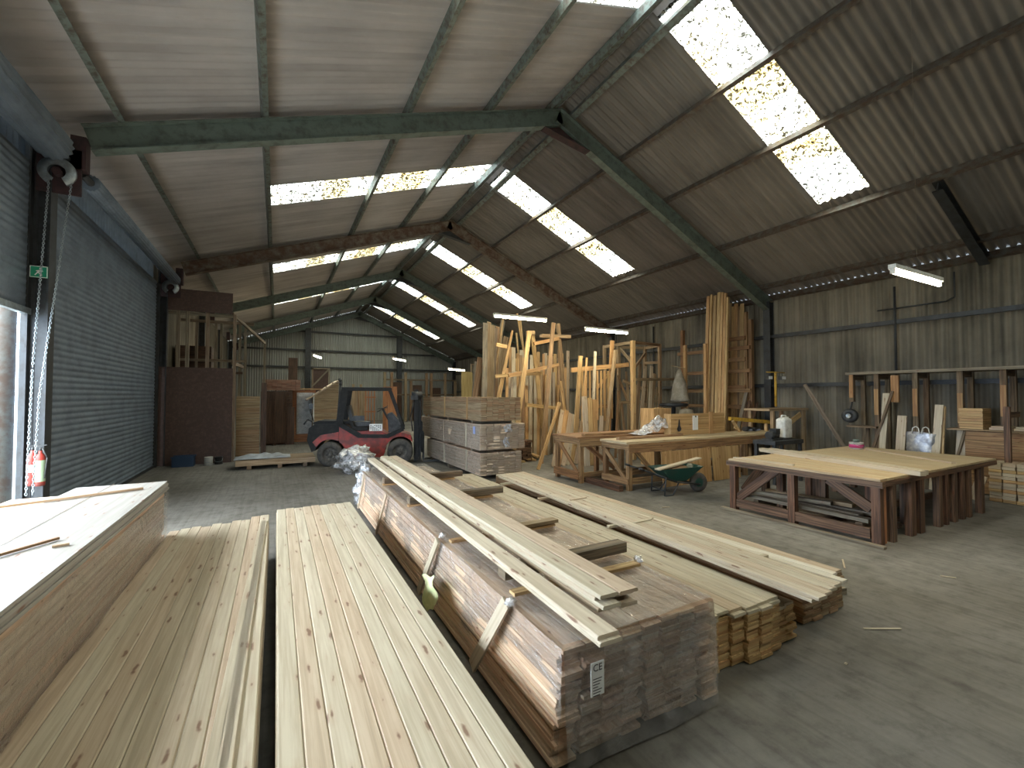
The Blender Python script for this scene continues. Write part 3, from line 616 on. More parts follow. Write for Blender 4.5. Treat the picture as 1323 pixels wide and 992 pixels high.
# ------------------------------------------------------------ forklift
def extr(mm, poly, y0, y1, tint=.5):
    """poly in x,z extruded along y"""
    b = len(mm.v); n = len(poly)
    for y in (y0, y1):
        for (x, z) in poly: mm.v.append(V(x, y, z))
    mm.face(tuple(b+i for i in range(n)), tuple(poly), tint); mm.face(tuple(b+n+i for i in reversed(range(n))), tuple(reversed(poly)), tint)
    for i in range(n):
        j = (i+1) % n; mm.face((b+i, b+n+i, b+n+j, b+j), ((0, 0), (0, 1), (1, 1), (1, 0)), tint)
def arc(cx, cz, r, a0, a1, n=8): return [(cx+r*math.cos(math.radians(a0+(a1-a0)*i/n)), cz+r*math.sin(math.radians(a0+(a1-a0)*i/n))) for i in range(n+1)]
FL = thing('forklift', 'red and black forklift truck facing right with its mast by the board packs', 'forklift', V(1.27, 12.72, 0), None, math.radians(-14.5))
L = dict(parent=FL, local=True)
mm = MB(); extr(mm, arc(0, .33, .39, 165, 60)+[(.22, .72), (.22, 1.13), (-.40, 1.13), (-.53, 1.03), (-.58, .72), (-.46, .40)][::1], .04, 1.08); mm.build('counterweight', black_paint, **L)
mm = MB(); extr(mm, arc(0, .33, .40, 150, 60)+[(.215, .72), (.215, .92), (-.25, .84), (-.44, .66)], .03, 1.09); mm.build('side_panel', red_paint, **L)
mm = MB(); extr(mm, [(.215, .70)]+arc(0, .33, .39, 52, -15, 6)+[(1.36, .20), (1.42, .35)]+arc(1.82, .35, .41, 175, 40)+[(2.16, .62), (2.1, .80), (1.75, .90), (1.5, .80), (1.3, .93), (.62, .93), (.22, 1.12)], .05, 1.07); mm.build('chassis', red_paint, **L)
mm = MB(); extr(mm, [(-.45, 1.13), (.5, 1.13), (.55, .94), (.95, .94), (.95, 1.02), (.6, 1.06), (.54, 1.2), (-.3, 1.22), (-.45, 1.18)], .12, 1.0); mm.build('engine_hood', black_paint, **L)
mm = MB()
for y in (.045, 1.035):
    for a, b, w_ in (((.22, 1.10), (.36, 2.06), .17), ((.22, 1.14), (.76, .80), .13), ((.74, .80), (1.5, .78), .10), ((1.48, .78), (1.9, .98), .11), ((1.9, .96), (1.86, 1.1), .1), ((1.88, 1.05), (1.52, 2.06), .075), ((.28, 2.08), (1.56, 2.08), .09)):
        mm.beam(V(a[0], y, a[1]), V(b[0], y, b[1]), .07, w_, (0, 1, 0) if 0 else V(-(b[1]-a[1]), 0, b[0]-a[0]), tint=.5)
mm.build('guard_frame', black_paint, **L)
mm = MB()
for k in range(8): mm.bb((.36+k*.155, .04, 2.06), (.41+k*.155, 1.04, 2.10), .5)
mm.build('guard_roof', black_paint, **L)
mm = MB(); mm.bb((.5, .3, 1.05), (1.0, .8, 1.17)); mm.beam((.52, .55, 1.15), (.40, .55, 1.62), .46, .10, (1, 0, .2)); mm.bb((.55, .24, 1.2), (.85, .29, 1.34)); mm.build('seat', plastic_black, **L)
mm = MB(); mm.lathe([(.165, -.012), (.19, 0), (.165, .012), (.15, 0), (.165, -.012)], (1.32, .55, 1.52), (-.5, 0, .85), 20); mm.cyl((1.32, .55, 1.52), (1.55, .55, 1.1), .03); mm.beam((1.18, .55, 1.52), (1.46, .55, 1.55), .03, .02); mm.build('steering_wheel', plastic_black, **L)
mm = MB(); extr(mm, [(1.5, .85), (1.85, .95), (1.78, 1.2), (1.58, 1.42), (1.46, 1.38)], .3, .85); mm.build('dashboard', plastic_black, **L)
for k, (x, y, r) in enumerate(((0, .0, .33), (0, .88, .33), (1.82, -.02, .35), (1.82, .84, .35))):
    wd = .24 if k < 2 else .28
    mm = MB(); pr = [(r*.55, 0), (r*.62, -.02), (r*.93, 0), (r, .04), (r, wd-.04), (r*.93, wd), (r*.62, wd+.02), (r*.55, wd)]
    mm.lathe(pr+[pr[0]], (x, y, r), (0, 1, 0), 28)
    wh = mm.build('tyre', rubber, **L)
    mm = MB(); mm.lathe([(.0, .03), (r*.18, .02), (r*.2, .05), (r*.44, .07), (r*.56, .01)], (x, y, r), (0, 1, 0), 20)
    mm.lathe([(.0, wd-.03), (r*.18, wd-.02), (r*.44, wd-.07), (r*.56, wd-.01)], (x, y, r), (0, 1, 0), 20)
    for q in range(6): a = q*math.pi/3; mm.cyl((x+r*.3*math.cos(a), y+.03, r+r*.3*math.sin(a)), (x+r*.3*math.cos(a), y+.065, r+r*.3*math.sin(a)), .014, n=6)
    mm.build('wheel_rim', rim_mat, parent=wh, local=True)
mm = MB()
for y in (.22, .82):
    mm.bb((2.20, y-.06, .06), (2.32, y+.06, 2.05), .5); mm.bb((2.33, y-.035, .08), (2.39, y+.035, 1.95), .5)
for z in (.35, 1.2, 1.98): mm.bb((2.22, .2, z), (2.30, .84, z+.09), .5)
mm.cyl((2.26, .40, .1), (2.26, .40, 1.9), .035); mm.cyl((2.26, .64, .1), (2.26, .64, 1.9), .035)
mm.build('mast', black_paint, **L)
mm = MB(); mm.cyl((2.12, .1, 1.93), (2.42, .1, 1.93), .085); mm.bb((2.1, .02, 1.78), (2.3, .16, 1.9)); mm.tube([(2.2, .12, 1.8), (2.1, .12, 1.3), (2.16, .1, .9)], .018); mm.build('work_lamp', plastic_black, **L)
mm = MB(); mm.bb((2.4, .1, .35), (2.44, .94, .43)); mm.bb((2.4, .1, .75), (2.44, .94, .82))
for y in (.12, .30, .52, .74, .9): mm.bb((2.40, y-.02, .3), (2.43, y+.02, 1.15))
mm.build('carriage', black_paint, **L)
for y in (.25, .75):
    mm = MB(); mm.bb((2.45, y-.06, .03), (2.485, y+.06, .85)); mm.bb((2.45, y-.055, .028), (3.35, y+.055, .062)); mm.build('fork', steel_dark, **L)
mm = MB(); mm.cyl((.17, .12, 1.15), (.24, .12, 2.2), .03); mm.tube([(.24, .12, 2.18), (.25, .12, 2.28), (.20, .12, 2.36)], .04); mm.build('exhaust_pipe', plastic_black, **L)
mm = MB(); mm.bb((1.0, .038, .93), (1.34, .046, 1.12)); pl = mm.build('plate', label_white, **L); pl['label'] = 'white notice plate'
mm = MB()
for k in range(5):
    for q in range(6):
        if (k*6+q) % 5: mm.bb((1.025+q*.05, .0345, .95+k*.031), (1.06+q*.05, .0375, .965+k*.031))
mm.build('plate_print', ink, parent=pl, local=True)
mm = MB(); mm.tube([(-.5, .3, 1.2), (-.62, .3, 1.25), (-.7, .25, 1.12)], .02); mm.tube([(-.45, .25, 1.2), (-.52, .12, 1.5), (-.5, .12, 1.58)], .012); mm.box((-.5, .12, 1.62), (.1, .05, .13)); mm.build('mirror', plastic_black, **L)
# crumpled film beside the forklift
def blob(name, c, r, mat, sd, nz=2.2, am=.55, flat=1.0, nu=40, nv=24):
    mm = MB(); c = Vector(c)
    def fn(u, v):
        a, b = u*2*math.pi, v*math.pi; d_ = V(math.cos(a)*math.sin(b), math.sin(a)*math.sin(b), math.cos(b))
        k = 1+am*noise.noise(d_*nz+V(sd, 0, 0))+am*.6*noise.noise(d_*nz*3+V(0, sd, 0))
        p = V(d_.x*r[0]*k, d_.y*r[1]*k, d_.z*r[2]*k); p = c+p; p.z = max(p.z, c.z-r[2]*.92) ; return p
    mm.grid(fn, nu, nv); return mm.build(name, mat)
tag(blob('film_wad', (1.72, 11.45, .27), (.44, .3, .34), film_wad, 3.1, 2.2, .45), 'crumpled heap of clear plastic film on the floor in front of the forklift', 'plastic film')
tag(blob('film_drape', (1.36, 7.9, .33), (.16, .14, .33), film_wad, 9.1, 2.6, .6), 'bunched clear film hanging off the far corner of the wrapped pack', 'plastic film')

# ------------------------------------------------------------ left side clutter
t = thing('partition', 'tall brown particle board partition at the end of the closed roller door', 'partition', V(-1.98, 14.98, 0))
mm = MB(); mm.bb((-2.86, 14.95, 0), (-1.12, 14.99, 2.68)); mm.build('sheet', osb_mat, t)
mm = MB(); mm.bb((-2.86, 14.995, 4.25), (-1.15, 15.02, 4.85)); 
tag(mm.build('header_board', osb_mat), 'brown board fixed high above the stud frame, under the second steel frame', 'board')
t = thing('stud_frame', 'open timber stud frame standing above and behind the brown partition', 'timber frame', V(-2, 15.1, 0))
for px in (230, 242, 268, 303):
    x = GY(px, 450, 15.08).x; mm = MB(); mm.bb((x-.04, 15.04, 0), (x+.04, 15.13, 4.3 if px < 300 else 4.25)); mm.build('stud', wood_grey, t)
for px in (254, 279, 286, 310, 317):
    x = GY(px, 450, 17.2).x; mm = MB(); mm.bb((x-.035, 17.15, 0), (x+.035, 17.23, 4.3)); mm.build('stud', wood_grey, t)
x = GY(342, 450, 19.0).x; mm = MB(); mm.bb((x-.04, 18.96, 0), (x+.04, 19.04, 3.85)); mm.build('stud', wood_grey, t)
mm = MB(); mm.beam(V(-1.16, 15.2, 4.28), V(x, 19.0, 3.88), .05, .09); mm.beam(V(-1.16, 15.2, 2.85), V(-1.0, 17.2, 2.85), .05, .09); mm.bb((-2.8, 17.14, 4.25), (-.7, 17.22, 4.34)); mm.bb((-2.8, 17.14, 3.0), (-.9, 17.22, 3.08)); mm.bb((-2.8, 15.05, 4.15), (-1.12, 15.12, 4.24)); mm.build('rail', wood_grey, t)
mm = MB(); mm.bb((-2.85, 17.0, 2.6), (-1.0, 17.1, 2.68)); mm.bb((-2.85, 17.3, 2.7), (-1.9, 17.9, 3.5)); tag(mm.build('loft_box', wood_brown), 'dark box stored on the loft behind the timber studs', 'box')
mm = MB()
for k in range(11): mm.bb((-1.08, 15.8, .01+k*.17), (-.46, 15.84, .175+k*.17))
tag(mm.build('boarded_screen', pine_old), 'upright panel of horizontal pine boards right of the brown partition', 'panel')
mm = MB(); mm.bb((-.42, 15.9, 0), (-.28, 16.0, 2.3)); tag(mm.build('dark_post', wood_brown), 'dark post between the pine panel and the brown doors', 'post')
t = thing('plastic_crate', 'dark blue plastic crate on the floor against the brown partition', 'crate', V(-2.2, 14.65, 0))
mm = MB(); mm.bb((-2.42, 14.5, 0), (-1.95, 14.53, .26)); mm.bb((-2.42, 14.82, 0), (-1.95, 14.85, .26)); mm.bb((-2.42, 14.53, 0), (-2.39, 14.82, .26)); mm.bb((-1.98, 14.53, 0), (-1.95, 14.82, .26)); mm.bb((-2.4, 14.52, 0), (-1.97, 14.83, .02)); mm.build('body', blue_plastic, t)
mm = MB(); mm.bb((-2.44, 14.48, .24), (-1.93, 14.5, .28)); mm.bb((-2.44, 14.85, .24), (-1.93, 14.87, .28)); mm.build('rim', blue_plastic, t)
def tin(name, x, y, z, r, h, mat, label, cat, mat2=None):
    t = thing(name, label, cat, V(x, y, z)); mm = MB(); mm.lathe([(0, 0), (r, 0), (r, h*.96), (r*1.03, h*.97), (r*1.03, h), (r*.88, h), (r*.86, h*.95), (0, h*.95)], (x, y, z)); mm.build('body', mat, t)
    if mat2: mm = MB(); mm.lathe([(r*1.01, h*.2), (r*1.015, h*.2), (r*1.015, h*.7), (r*1.01, h*.7)], (x, y, z)); mm.build('band', mat2, t)
    mm = MB(); mm.tube([(x-r, y, z+h*.8), (x-r*.8, y-r*.9, z+h*.45), (x, y-r*1.2, z+h*.35), (x+r*.8, y-r*.9, z+h*.45), (x+r, y, z+h*.8)], .004, 5); mm.build('handle', galv, t); return t
tin('paint_tin', -1.62, 14.6, 0, .1, .22, white_paint, 'white paint tin on the floor by the brown partition', 'tin')
tin('dark_tin', -1.4, 14.7, 0, .1, .2, plastic_black, 'dark tin on the floor just right of the white paint tin', 'tin')
# board pallet with a sheet
t = thing('low_board_bundle', 'low pale board bundle lying on the floor left of the forklift', 'timber bundle', V(0, 13.6, 0))
mm = MB()
for k in range(5): mm.bb((-.9, 13.15+k*.2, .1), (.95, 13.34+k*.2, .24))
mm.build('boards', pine_old, t)
for x in (-.6, .1, .7): mm = MB(); mm.bb((x-.05, 13.15, 0), (x+.05, 14.15, .1)); mm.build('bearer', wood_dark, t)
mm = MB(); mm.grid(lambda u, v: V(-.95+1.3*u, 13.2+.75*v, .262+.11*(math.sin(math.pi*u)*math.sin(math.pi*v))**.7*(.7+.9*noise.noise(V(u*6, v*4, 0)))), 26, 14)
tag(mm.build('folded_sheeting', tarp_mat), 'crumpled grey sheeting lying on the low board bundle', 'sheeting')
# brown doors
for k, (x0, x1) in enumerate(((-.52, -.08), (-.06, .34))):
    t = thing('brown_door', 'dark brown boarded door standing upright, %s one' % ('left-hand' if k == 0 else 'right-hand'), 'door', V((x0+x1)/2, 19, 0))
    mm = MB(); n_ = 4
    for q in range(n_): mm.bb((x0+(x1-x0)/n_*q+.002, 19.0+.1*k, .1), (x0+(x1-x0)/n_*(q+1)-.002, 19.03+.1*k, 2.0+.06*k))
    mm.build('boards', wood_brown, t)
    mm = MB(); mm.bb((x0, 18.97+.1*k, 0), (x0+.05, 19.0+.1*k, 2.05+.05*k)); mm.bb((x1-.03, 18.97+.1*k, 0), (x1, 19.0+.1*k, 2.05+.05*k)); mm.build('stile', wood_brown, t)
mm = MB(); mm.bb((.36, 19.2, 0), (.62, 19.25, 1.45)); tag(mm.build('short_screen', wood_brown), 'short dark brown panel between the brown doors and the white door', 'panel')
mm = pack_mesh(-.48, .82, 19.4, 20.4, 2.1, 2.52, 8, 9, .02, .03); tag(mm.build('cladding_bundle', wood('pinkish_boards', (.5, .30, .22), (.34, .19, .14), .1, .7, .4)), 'pinkish bundle of boards on top of the dark crate behind the brown doors', 'timber bundle')
t = thing('dark_crate', 'dark timber crate carrying the pinkish board bundle', 'crate', V(.1, 19.9, 0)); mm = MB()
for k in range(12): mm.bb((-.5, 19.35, .02+k*.172), (.55, 19.38, .17+k*.172))
for x in (-.45, .5): mm.bb((x-.05, 19.38, 0), (x+.05, 20.4, 2.08))
mm.bb((-.5, 20.38, 0), (.55, 20.42, 2.08)); mm.build('sides', wood_brown, t)
# orange shed with a white wrapped door
t = thing('small_shed', 'small orange stained shed with a white film-wrapped door', 'shed', V(.95, 20, 0))
mm = MB()
for k in range(14): mm.bb((.58, 19.9, .02+k*.15), (1.42, 19.93, .165+k*.15))
for s_ in (0, 1): mm.bb((.58+s_*.81, 19.93, 0), (.61+s_*.81, 20.9, 2.12))
mm.build('walls', wood_orange, t)
mm = MB(); mm.beam(V(.35, 20.4, 2.17), V(1.72, 20.4, 2.17), 1.2, .04); mm.build('roof', pine_warm, t)
mm = MB(); mm.bb((.72, 19.84, .35), (1.3, 19.89, 2.02)); dd = mm.build('door', white_paint, t); dd['label'] = 'white wrapped door'
mm = MB(); mm.grid(lambda u, v: V(.72+.58*u, 19.82+.015*noise.noise(V(u*9, v*14, 0)), .35+1.67*v), 12, 24); mm.build('door_film', film_side, dd)
# slatted pine shed gable with a sloping roof board
t = thing('pine_shed', 'pine clad shed with a sloping pale roof edge, behind the forklift', 'shed', V(1.9, 19, 0)); mm = MB()
xa, xb = 1.28, 2.2
for k in range(16):
    z0 = .02+k*.15; xl = xa if z0 < 1.85 else min(xb-.05, xa+(z0-1.85)*1.6)
    if z0 < 2.4: mm.bb((xl, 19.0, z0), (xb, 19.03, z0+.147))
mm.bb((xb-.03, 19.03, 0), (xb, 20.3, 2.35)); mm.bb((xa, 19.03, 0), (xa+.03, 20.3, 1.9)); mm.build('walls', pine_old, t)
mm = MB(); mm.beam(V(xa-.25, 19.6, 1.72), V(xb, 19.6, 2.50), .05, 1.4, (0, 1, 0)); mm.build('roof', pine_new, t)
mm = MB(); mm.bb((1.26, 18.94, .6), (1.31, 18.99, 2.0)); mm.build('corner_trim', white_paint, t)
# shed panel seen through the forklift cab
t = thing('lattice_door', 'narrow slatted pine gate seen through the forklift cab', 'gate', GY(478, 520, 19)*1); t.location.z = 0; x = t.location.x
mm = MB()
for k in range(4): mm.bb((x-.2+k*.12, 19.0, .0), (x-.16+k*.12, 19.03, 2.2))
for z in (.5, 1.2, 1.8): mm.bb((x-.22, 19.03, z), (x+.24, 19.06, z+.06))
mm.build('slats', wood_orange, t)
mm = MB(); x = GY(462, 500, 20.5).x
for k in range(8): mm.bb((x-.45+k*.11, 20.5+.03*(k % 2), 0), (x-.35+k*.11, 20.53+.03*(k % 2), 2.1+.15*(k % 3)))
tag(mm.build('board_screen', pine_old), 'upright board screen behind the forklift seat', 'panel')
mm = MB(); x = GY(505, 500, 20.).x; mm.bb((x-.24, 20, 0), (x+.28, 20.5, 2.3)); tag(mm.build('orange_crate', wood_orange), 'orange brown crate right behind the forklift mast', 'crate')
# braced panel and far rack at the end wall
t = thing('braced_door', 'dark cross-braced panel standing far back by the left end-wall post', 'panel', V(2.7, 33, 0)); a, b = GY(403, 475, 33), GY(426, 500, 33)
mm = MB(); mm.bb((a.x, 33.05, 0), (b.x, 33.1, a.z)); mm.build('sheet', osb_mat, t)
mm = MB(); mm.bb((a.x, 33, 0), (a.x+.1, 33.05, a.z)); mm.bb((b.x-.1, 33, 0), (b.x, 33.05, a.z)); mm.bb((a.x, 33, a.z-.1), (b.x, 33.05, a.z)); mm.beam(V(a.x, 33.0, b.z), V(b.x, 33.0, a.z), .1, .04, (0, -1, 0)); mm.build('brace', wood_grey, t)
t = thing('far_timber_rack', 'pale timber rack standing along the end wall behind the forklift mast', 'rack', V(10, 32.5, 0)); mm = MB()
for px in (497, 506, 524, 531, 551, 557, 575, 588):
    x = GY(px, 490, 32.5).x
    mm = MB(); mm.bb((x-.08, 32.4, 0), (x+.08, 32.6, 3.3+.3*((px*7) % 3-1))); mm.build('post', pine_old, t)
mm = MB(); x0, x1 = GY(495, 480, 32.5).x, GY(590, 480, 32.5).x; mm.bb((x0, 32.42, 3.0), (x1, 32.5, 3.12)); mm.bb((x0, 32.42, 1.9), (x1, 32.5, 2.02)); mm.build('rail', wood_dark, t)
for k, px in enumerate((515, 541, 566)):
    x = GY(px, 495, 33).x; mm = MB(); mm.bb((x-.4, 33.2, 0), (x+.3, 33.25, 2.9-.2*k)); tag(mm.build('brown_door_leaf', wood_brown), ['left', 'middle', 'right'][k]+' dark panel stored in the far rack at the end wall', 'panel', 'dark panels in the far rack')
a, b = GY(388, 460, 30), GY(378, 520, 30); mm = MB(); mm.bb((b.x-.25, 30, 0), (b.x+.25, 30.1, 4.2)); tag(mm.build('tall_board', wood_brown), 'tall rounded brown board standing in the far left background', 'board')

# door side things: post outside, pipe, chains, sign, extinguishers
mm = MB(); mm.bb((-3.08, 8.35, 0), (-3.0, 8.5, 5)); tag(mm.build('door_post', galv), 'blue-grey galvanised post just outside the open roller door', 'post')
mm = MB(); mm.cyl((-3.36, 8.7, 0), (-3.36, 8.7, 6), .13, n=20); tag(mm.build('downpipe', purlin_rust), 'thick stained pipe outside the open roller door', 'pipe')
def chain(name, a, b, label):
    mm = MB(); a, b = Vector(a), Vector(b); n = int((b-a).length/.032); d = (b-a).normalized(); s1 = d.cross(V(1, 0, 0)).normalized(); s2 = d.cross(s1)
    for k in range(n):
        c = a+d*(k+.5)*.032; s_ = s1 if k % 2 else s2
        pts = [c+d*.018*math.cos(q)+s_*.011*math.sin(q) for q in [i*math.pi/3 for i in range(7)]]
        mm.tube(pts, .0042, 4)
    return mm
mm = chain('c', (-2.66, 7.87, 4.74), (-2.5, 7.12, 2.2), ''); m2 = chain('c', (-2.5, 7.12, 2.2), (-2.5, 7.05, .74), '')
def merge(a, b):
    k = len(a.v); a.v += b.v
    for f_, u, t_, s_ in zip(b.f, b.uv, b.t, b.sm): a.face(tuple(i+k for i in f_), u, t_, s_)
merge(mm, m2); tag(mm.build('hand_chain', galv), 'left fall of the hanging galvanised hand chain by the open door', 'chain', 'roller door hand chains')
mm = chain('c', (-2.44, 7.87, 4.74), (-2.47, 7.22, 1.9), ''); merge(mm, chain('c', (-2.47, 7.22, 1.9), (-2.47, 7.12, .74), '')); tag(mm.build('hand_chain', galv), 'right fall of the hanging galvanised hand chain, leaning over the closed door', 'chain', 'roller door hand chains')
P = GY(50, 351, 7.885)
t = thing('exit_sign', 'small green emergency exit sign on the column by the open door', 'sign', P)
mm = MB(); mm.bb((-.085, 0, -.075), (.085, .012, .075)); mm.build('plate', plain('sign_green', (.02, .30, .17), .4), t, local=True)
mm = MB()
def q3(x, z, x2, z2, w_): mm.beam(V(x, -.002, z), V(x2, -.002, z2), w_, .003, (0, -1, 0))
q3(.01, .02, -.01, -.01, .02); q3(-.01, -.01, -.035, -.045, .011); q3(-.01, -.01, .025, -.03, .011); q3(.025, -.03, .02, -.055, .01); q3(.01, .02, .04, .005, .009); q3(.01, .02, -.025, .01, .009); mm.cyl((.018, -.004, .043), (.018, 0, .043), .013)
for a_ in ((-.08, .07, .08, .07), (-.08, -.07, .08, -.07), (-.08, -.07, -.08, .07), (.08, -.07, .08, .07)): q3(*a_, .007)
mm.build('running_figure', label_white, t, local=True)
for k, (px, mt, lb) in enumerate(((41, red_paint, 'red fire extinguisher hanging by the door column'), (51, plain('pale_green_label', (.33, .42, .27), .5), 'red fire extinguisher with a pale green label, right of its neighbour'))):
    P = GY(px, 628, 7.79); y = P.x; z0 = P.z; t = thing('fire_extinguisher', lb, 'fire extinguisher', P); r = .052
    mm = MB(); mm.lathe([(0, 0), (r*.9, .005), (r, .03), (r, .34), (r*.8, .39), (r*.35, .42), (r*.35, .45), (0, .45)], P); mm.build('cylinder', red_paint, t)
    mm = MB(); mm.lathe([(r*1.02, .06), (r*1.02, .33)] if k else [(r*1.02, .18), (r*1.02, .27)], P); mm.build('label_band', mt if k else label_white, t)
    mm = MB(); mm.cyl(P+V(0, 0, .44), P+V(0, 0, .49), .012); mm.beam(P+V(-.04, 0, .5), P+V(.06, 0, .52), .02, .012); mm.tube([P+V(.02, -.01, .48), P+V(.07, -.02, .36), P+V(.055, -.03, .1)], .008, 6); mm.build('handle', plastic_black, t)
    mm = MB(); mm.bb(P+V(-.02, .03, .3), P+V(.02, .11, .36)); mm.build('bracket', steel_dark, t)
# ------------------------------------------------------------ timber store on the right
def plank(x1, y1, x2, y2, Ya, Yb, w_, t_, mat, label, group, name='timber_plank', cat='plank', floor=.005, face=None):
    P, Q = GY(x1, y1, Ya), GY(x2, y2, Yb); d = (Q-P); k = (floor-P.z)/d.z; B = P+d*k; d.normalize()
    mm = MB(); mm.beam(B, P, w_, t_, face or (0, -1, 0)); ob = mm.build(name, mat, loc=B); return tag(ob, label, cat, group)
# tall A-frame rack
t = thing('timber_rack', 'tall A-shaped timber rack among the leaning planks under the long tube light', 'rack', V(7.0, 11.0, 0))
def part_plank(par, name, x1, y1, x2, y2, Ya, Yb, w_, t_, mat, tofloor=True):
    P, Q = GY(x1, y1, Ya), GY(x2, y2, Yb)
    if tofloor: Q = P+(Q-P)*((.0-P.z)/(Q-P).z)
    mm = MB(); mm.beam(Q, P, w_, t_, (0, -1, 0)); return mm.build(name, mat, par)
part_plank(t, 'leg', 684, 428, 672, 520, 11.1, 11.0, .12, .06, pine_warm)
part_plank(t, 'leg', 688, 432, 693, 480, 11.5, 11.7, .12, .06, pine_warm)
part_plank(t, 'leg', 715, 417, 706, 520, 10.9, 10.7, .11, .06, pine_old)
part_plank(t, 'leg', 721, 418, 726, 480, 11.4, 11.6, .12, .06, pine_old)
for (a, b, c, d_, yy) in ((657, 485, 722, 471, 11.25), (690, 444, 722, 437, 11.2), (680, 523, 720, 527, 11.2), (641, 445, 655, 448, 11.4), (640, 486, 700, 482, 11.7)):
    part_plank(t, 'rail', a, b, c, d_, yy, yy, .10, .05, pine_warm, False)
P, Q = GY(699, 434, 11.3), GY(736, 435, 11.3); mm = MB(); mm.beam(P, Q, .16, .10); mm.build('top_block', pine_old, t)
P, Q = GY(681, 430, 11.3), GY(690, 430, 11.3); mm = MB(); mm.beam(P, Q, .12, .12); mm.build('top_block', pine_old, t)
# left group of leaning planks (greyer)
gA = 'brownish planks leaning left of the A-shaped rack'
rr = random.Random(4)
for i, (a, b, c, d_) in enumerate(((627, 417, 626, 500), (632, 416, 629, 500), (636, 420, 634, 505), (640, 424, 637, 505), (643, 422, 640, 505), (620, 462, 614, 510), (617, 468, 614, 512), (624, 463, 619, 512), (646, 430, 640, 505), (650, 414, 634, 510), (654, 435, 642, 510))):
    plank(a, b, c, d_, 13.4+.12*i, 12.9+.12*i, rr.uniform(.14, .26), .03, pine_old if i % 3 else wood_grey, 'tall brownish plank leaning in the cluster behind the banded board packs', gA)
gB = 'thin battens leaning against the A-shaped rack'
for i, (a, b, c, d_) in enumerate(((662, 427, 643, 512), (661, 432, 646, 512), (667, 430, 671, 470), (672, 412, 676, 450), (668, 405, 674, 440), (650, 412, 645, 445))):
    plank(a, b, c, d_, (12.0 if i < 2 else 13.5)+.08*i, (11.6 if i < 2 else 13.3)+.08*i, .06, .035, pine_warm, 'slender warm batten rising above the leaning planks', gB, 'leaning_batten', 'batten')
gC = 'pale planks leaning in the middle of the A-shaped rack'
k = 0
for row in range(5):
    for i in range(16):
        px = 656+i*5.0+rr.uniform(-1.5, 1.5)+row*1.2
        if px > 735: continue
        top = rr.uniform(448, 485) if row else rr.uniform(470, 500); Yb = 11.85+.22*row+.012*i
        plank(px, top, px+rr.uniform(-2, 1.2), 570, Yb+.25, Yb, rr.uniform(.08, .13), .022, (pine_warm, pine_new, pine_new, pine_warm, pine_old)[k % 5], 'pale plank standing among many in the middle of the timber store', gC); k += 1
gD = 'short smooth boards leaning beside the left workbench'
for i, (a, b, c, d_) in enumerate(((727, 530, 718, 586), (732, 530, 723, 588), (737, 534, 729, 590), (742, 536, 734, 591), (746, 540, 739, 592), (752, 545, 745, 593))):
    plank(a, b, c, d_, 10.55, 10.0+.015*i, .15, .03, pine_warm if i % 3 == 1 else pine_new, ['first', 'second', 'third', 'fourth', 'fifth', 'sixth'][i]+' from the left of the smooth boards leaning beside the left workbench', gD)
plank(723, 520, 702, 585, 10.35, 9.85, .08, .04, pine_warm, 'single batten slanting to the floor left of the short smooth boards', None)
plank(724, 492, 729, 527, 10.9, 10.8, .09, .03, pine_warm, 'plank slanting down to the right behind the short smooth boards', None)
# floor pile behind packs
gF2 = 'boards on the floor between the packs and the leaning timber'
for i in range(4):
    P = GZ(676+i*7, 596-i*1.2, .04); tag((lambda m_: (m_.beam(V(P.x, P.y, .03+.05*(i % 2)), V(P.x+.35, P.y+1.6, .03+.05*(i % 2)), .14, .045), m_)[1])(MB()).build('floor_board', pine_warm), ['yellowish board lying on the floor right of the board packs, leftmost', 'second yellowish board on the floor right of the board packs', 'third yellowish board on the floor right of the board packs', 'yellowish board on the floor, closest to the leaning planks'][i], 'board', gF2)
mm = pack_mesh(5.9, 6.5, 11.0, 12.2, .02, .62, 4, 9, .03, .05); tag(mm.build('reddish_bundle', wood_bench), 'reddish timber bundle on the floor behind the board packs', 'timber bundle')
# yellow sheet at the back
P = GY(601, 480, 17.5); stick(V(P.x-.1, 17.0, 0), V(P.x+.12, 17.6, P.z), .5, .03, wood('yellow_ply', (.62, .46, .18), (.5, .35, .12), 0, .6, .1), 'yellow_sheet', 'yellowish sheet leaning far back left of the tall planks', 'sheet', up=(0, -1, 0))
# frame round it
t = thing('open_stand', 'thin open frame behind the yellowish sheet', 'frame', V(7.9, 18, 0)); mm = MB(); P, Q = GY(609, 470, 18), GY(619, 470, 18)
for q in (P, Q): mm.bb((q.x-.03, 17.97, 0), (q.x+.03, 18.03, P.z))
mm.bb((P.x, 17.97, P.z-.05), (Q.x, 18.03, P.z)); mm.build('bars', pine_old, t)

# slatted gate panel rack
t = thing('slatted_gate', 'slatted pine gate panel with a diagonal brace, standing behind the benches', 'gate', V(8.4, 10.3, 0))
mm = MB(); P, Q = GY(752, 478, 10.3), GY(790, 478, 10.3); zb = GY(770, 535, 10.3).z
n_ = 9
for i in range(n_):
    x = P.x+(Q.x-P.x)*i/(n_-1); mm.bb((x-.035, 10.28, zb-.2+.03*(i % 3)), (x+.035, 10.3, P.z-.0))
mm.build('slats', pine_warm, t)
part_plank(t, 'top_rail', 738, 478, 812, 471, 10.26, 10.26, .13, .05, pine_warm, False); part_plank(t, 'bottom_rail', 750, 526, 792, 524, 10.33, 10.33, .10, .04, pine_old, False)
part_plank(t, 'diagonal_brace', 771, 502, 790, 478, 10.33, 10.33, .08, .03, pine_old, False)
part_plank(t, 'post', 750, 460, 743, 570, 10.22, 10.22, .12, .05, pine_warm); part_plank(t, 'post', 791, 440, 786, 560, 10.36, 10.40, .12, .06, pine_warm)
gE2 = 'single uprights in front of the slatted gate'
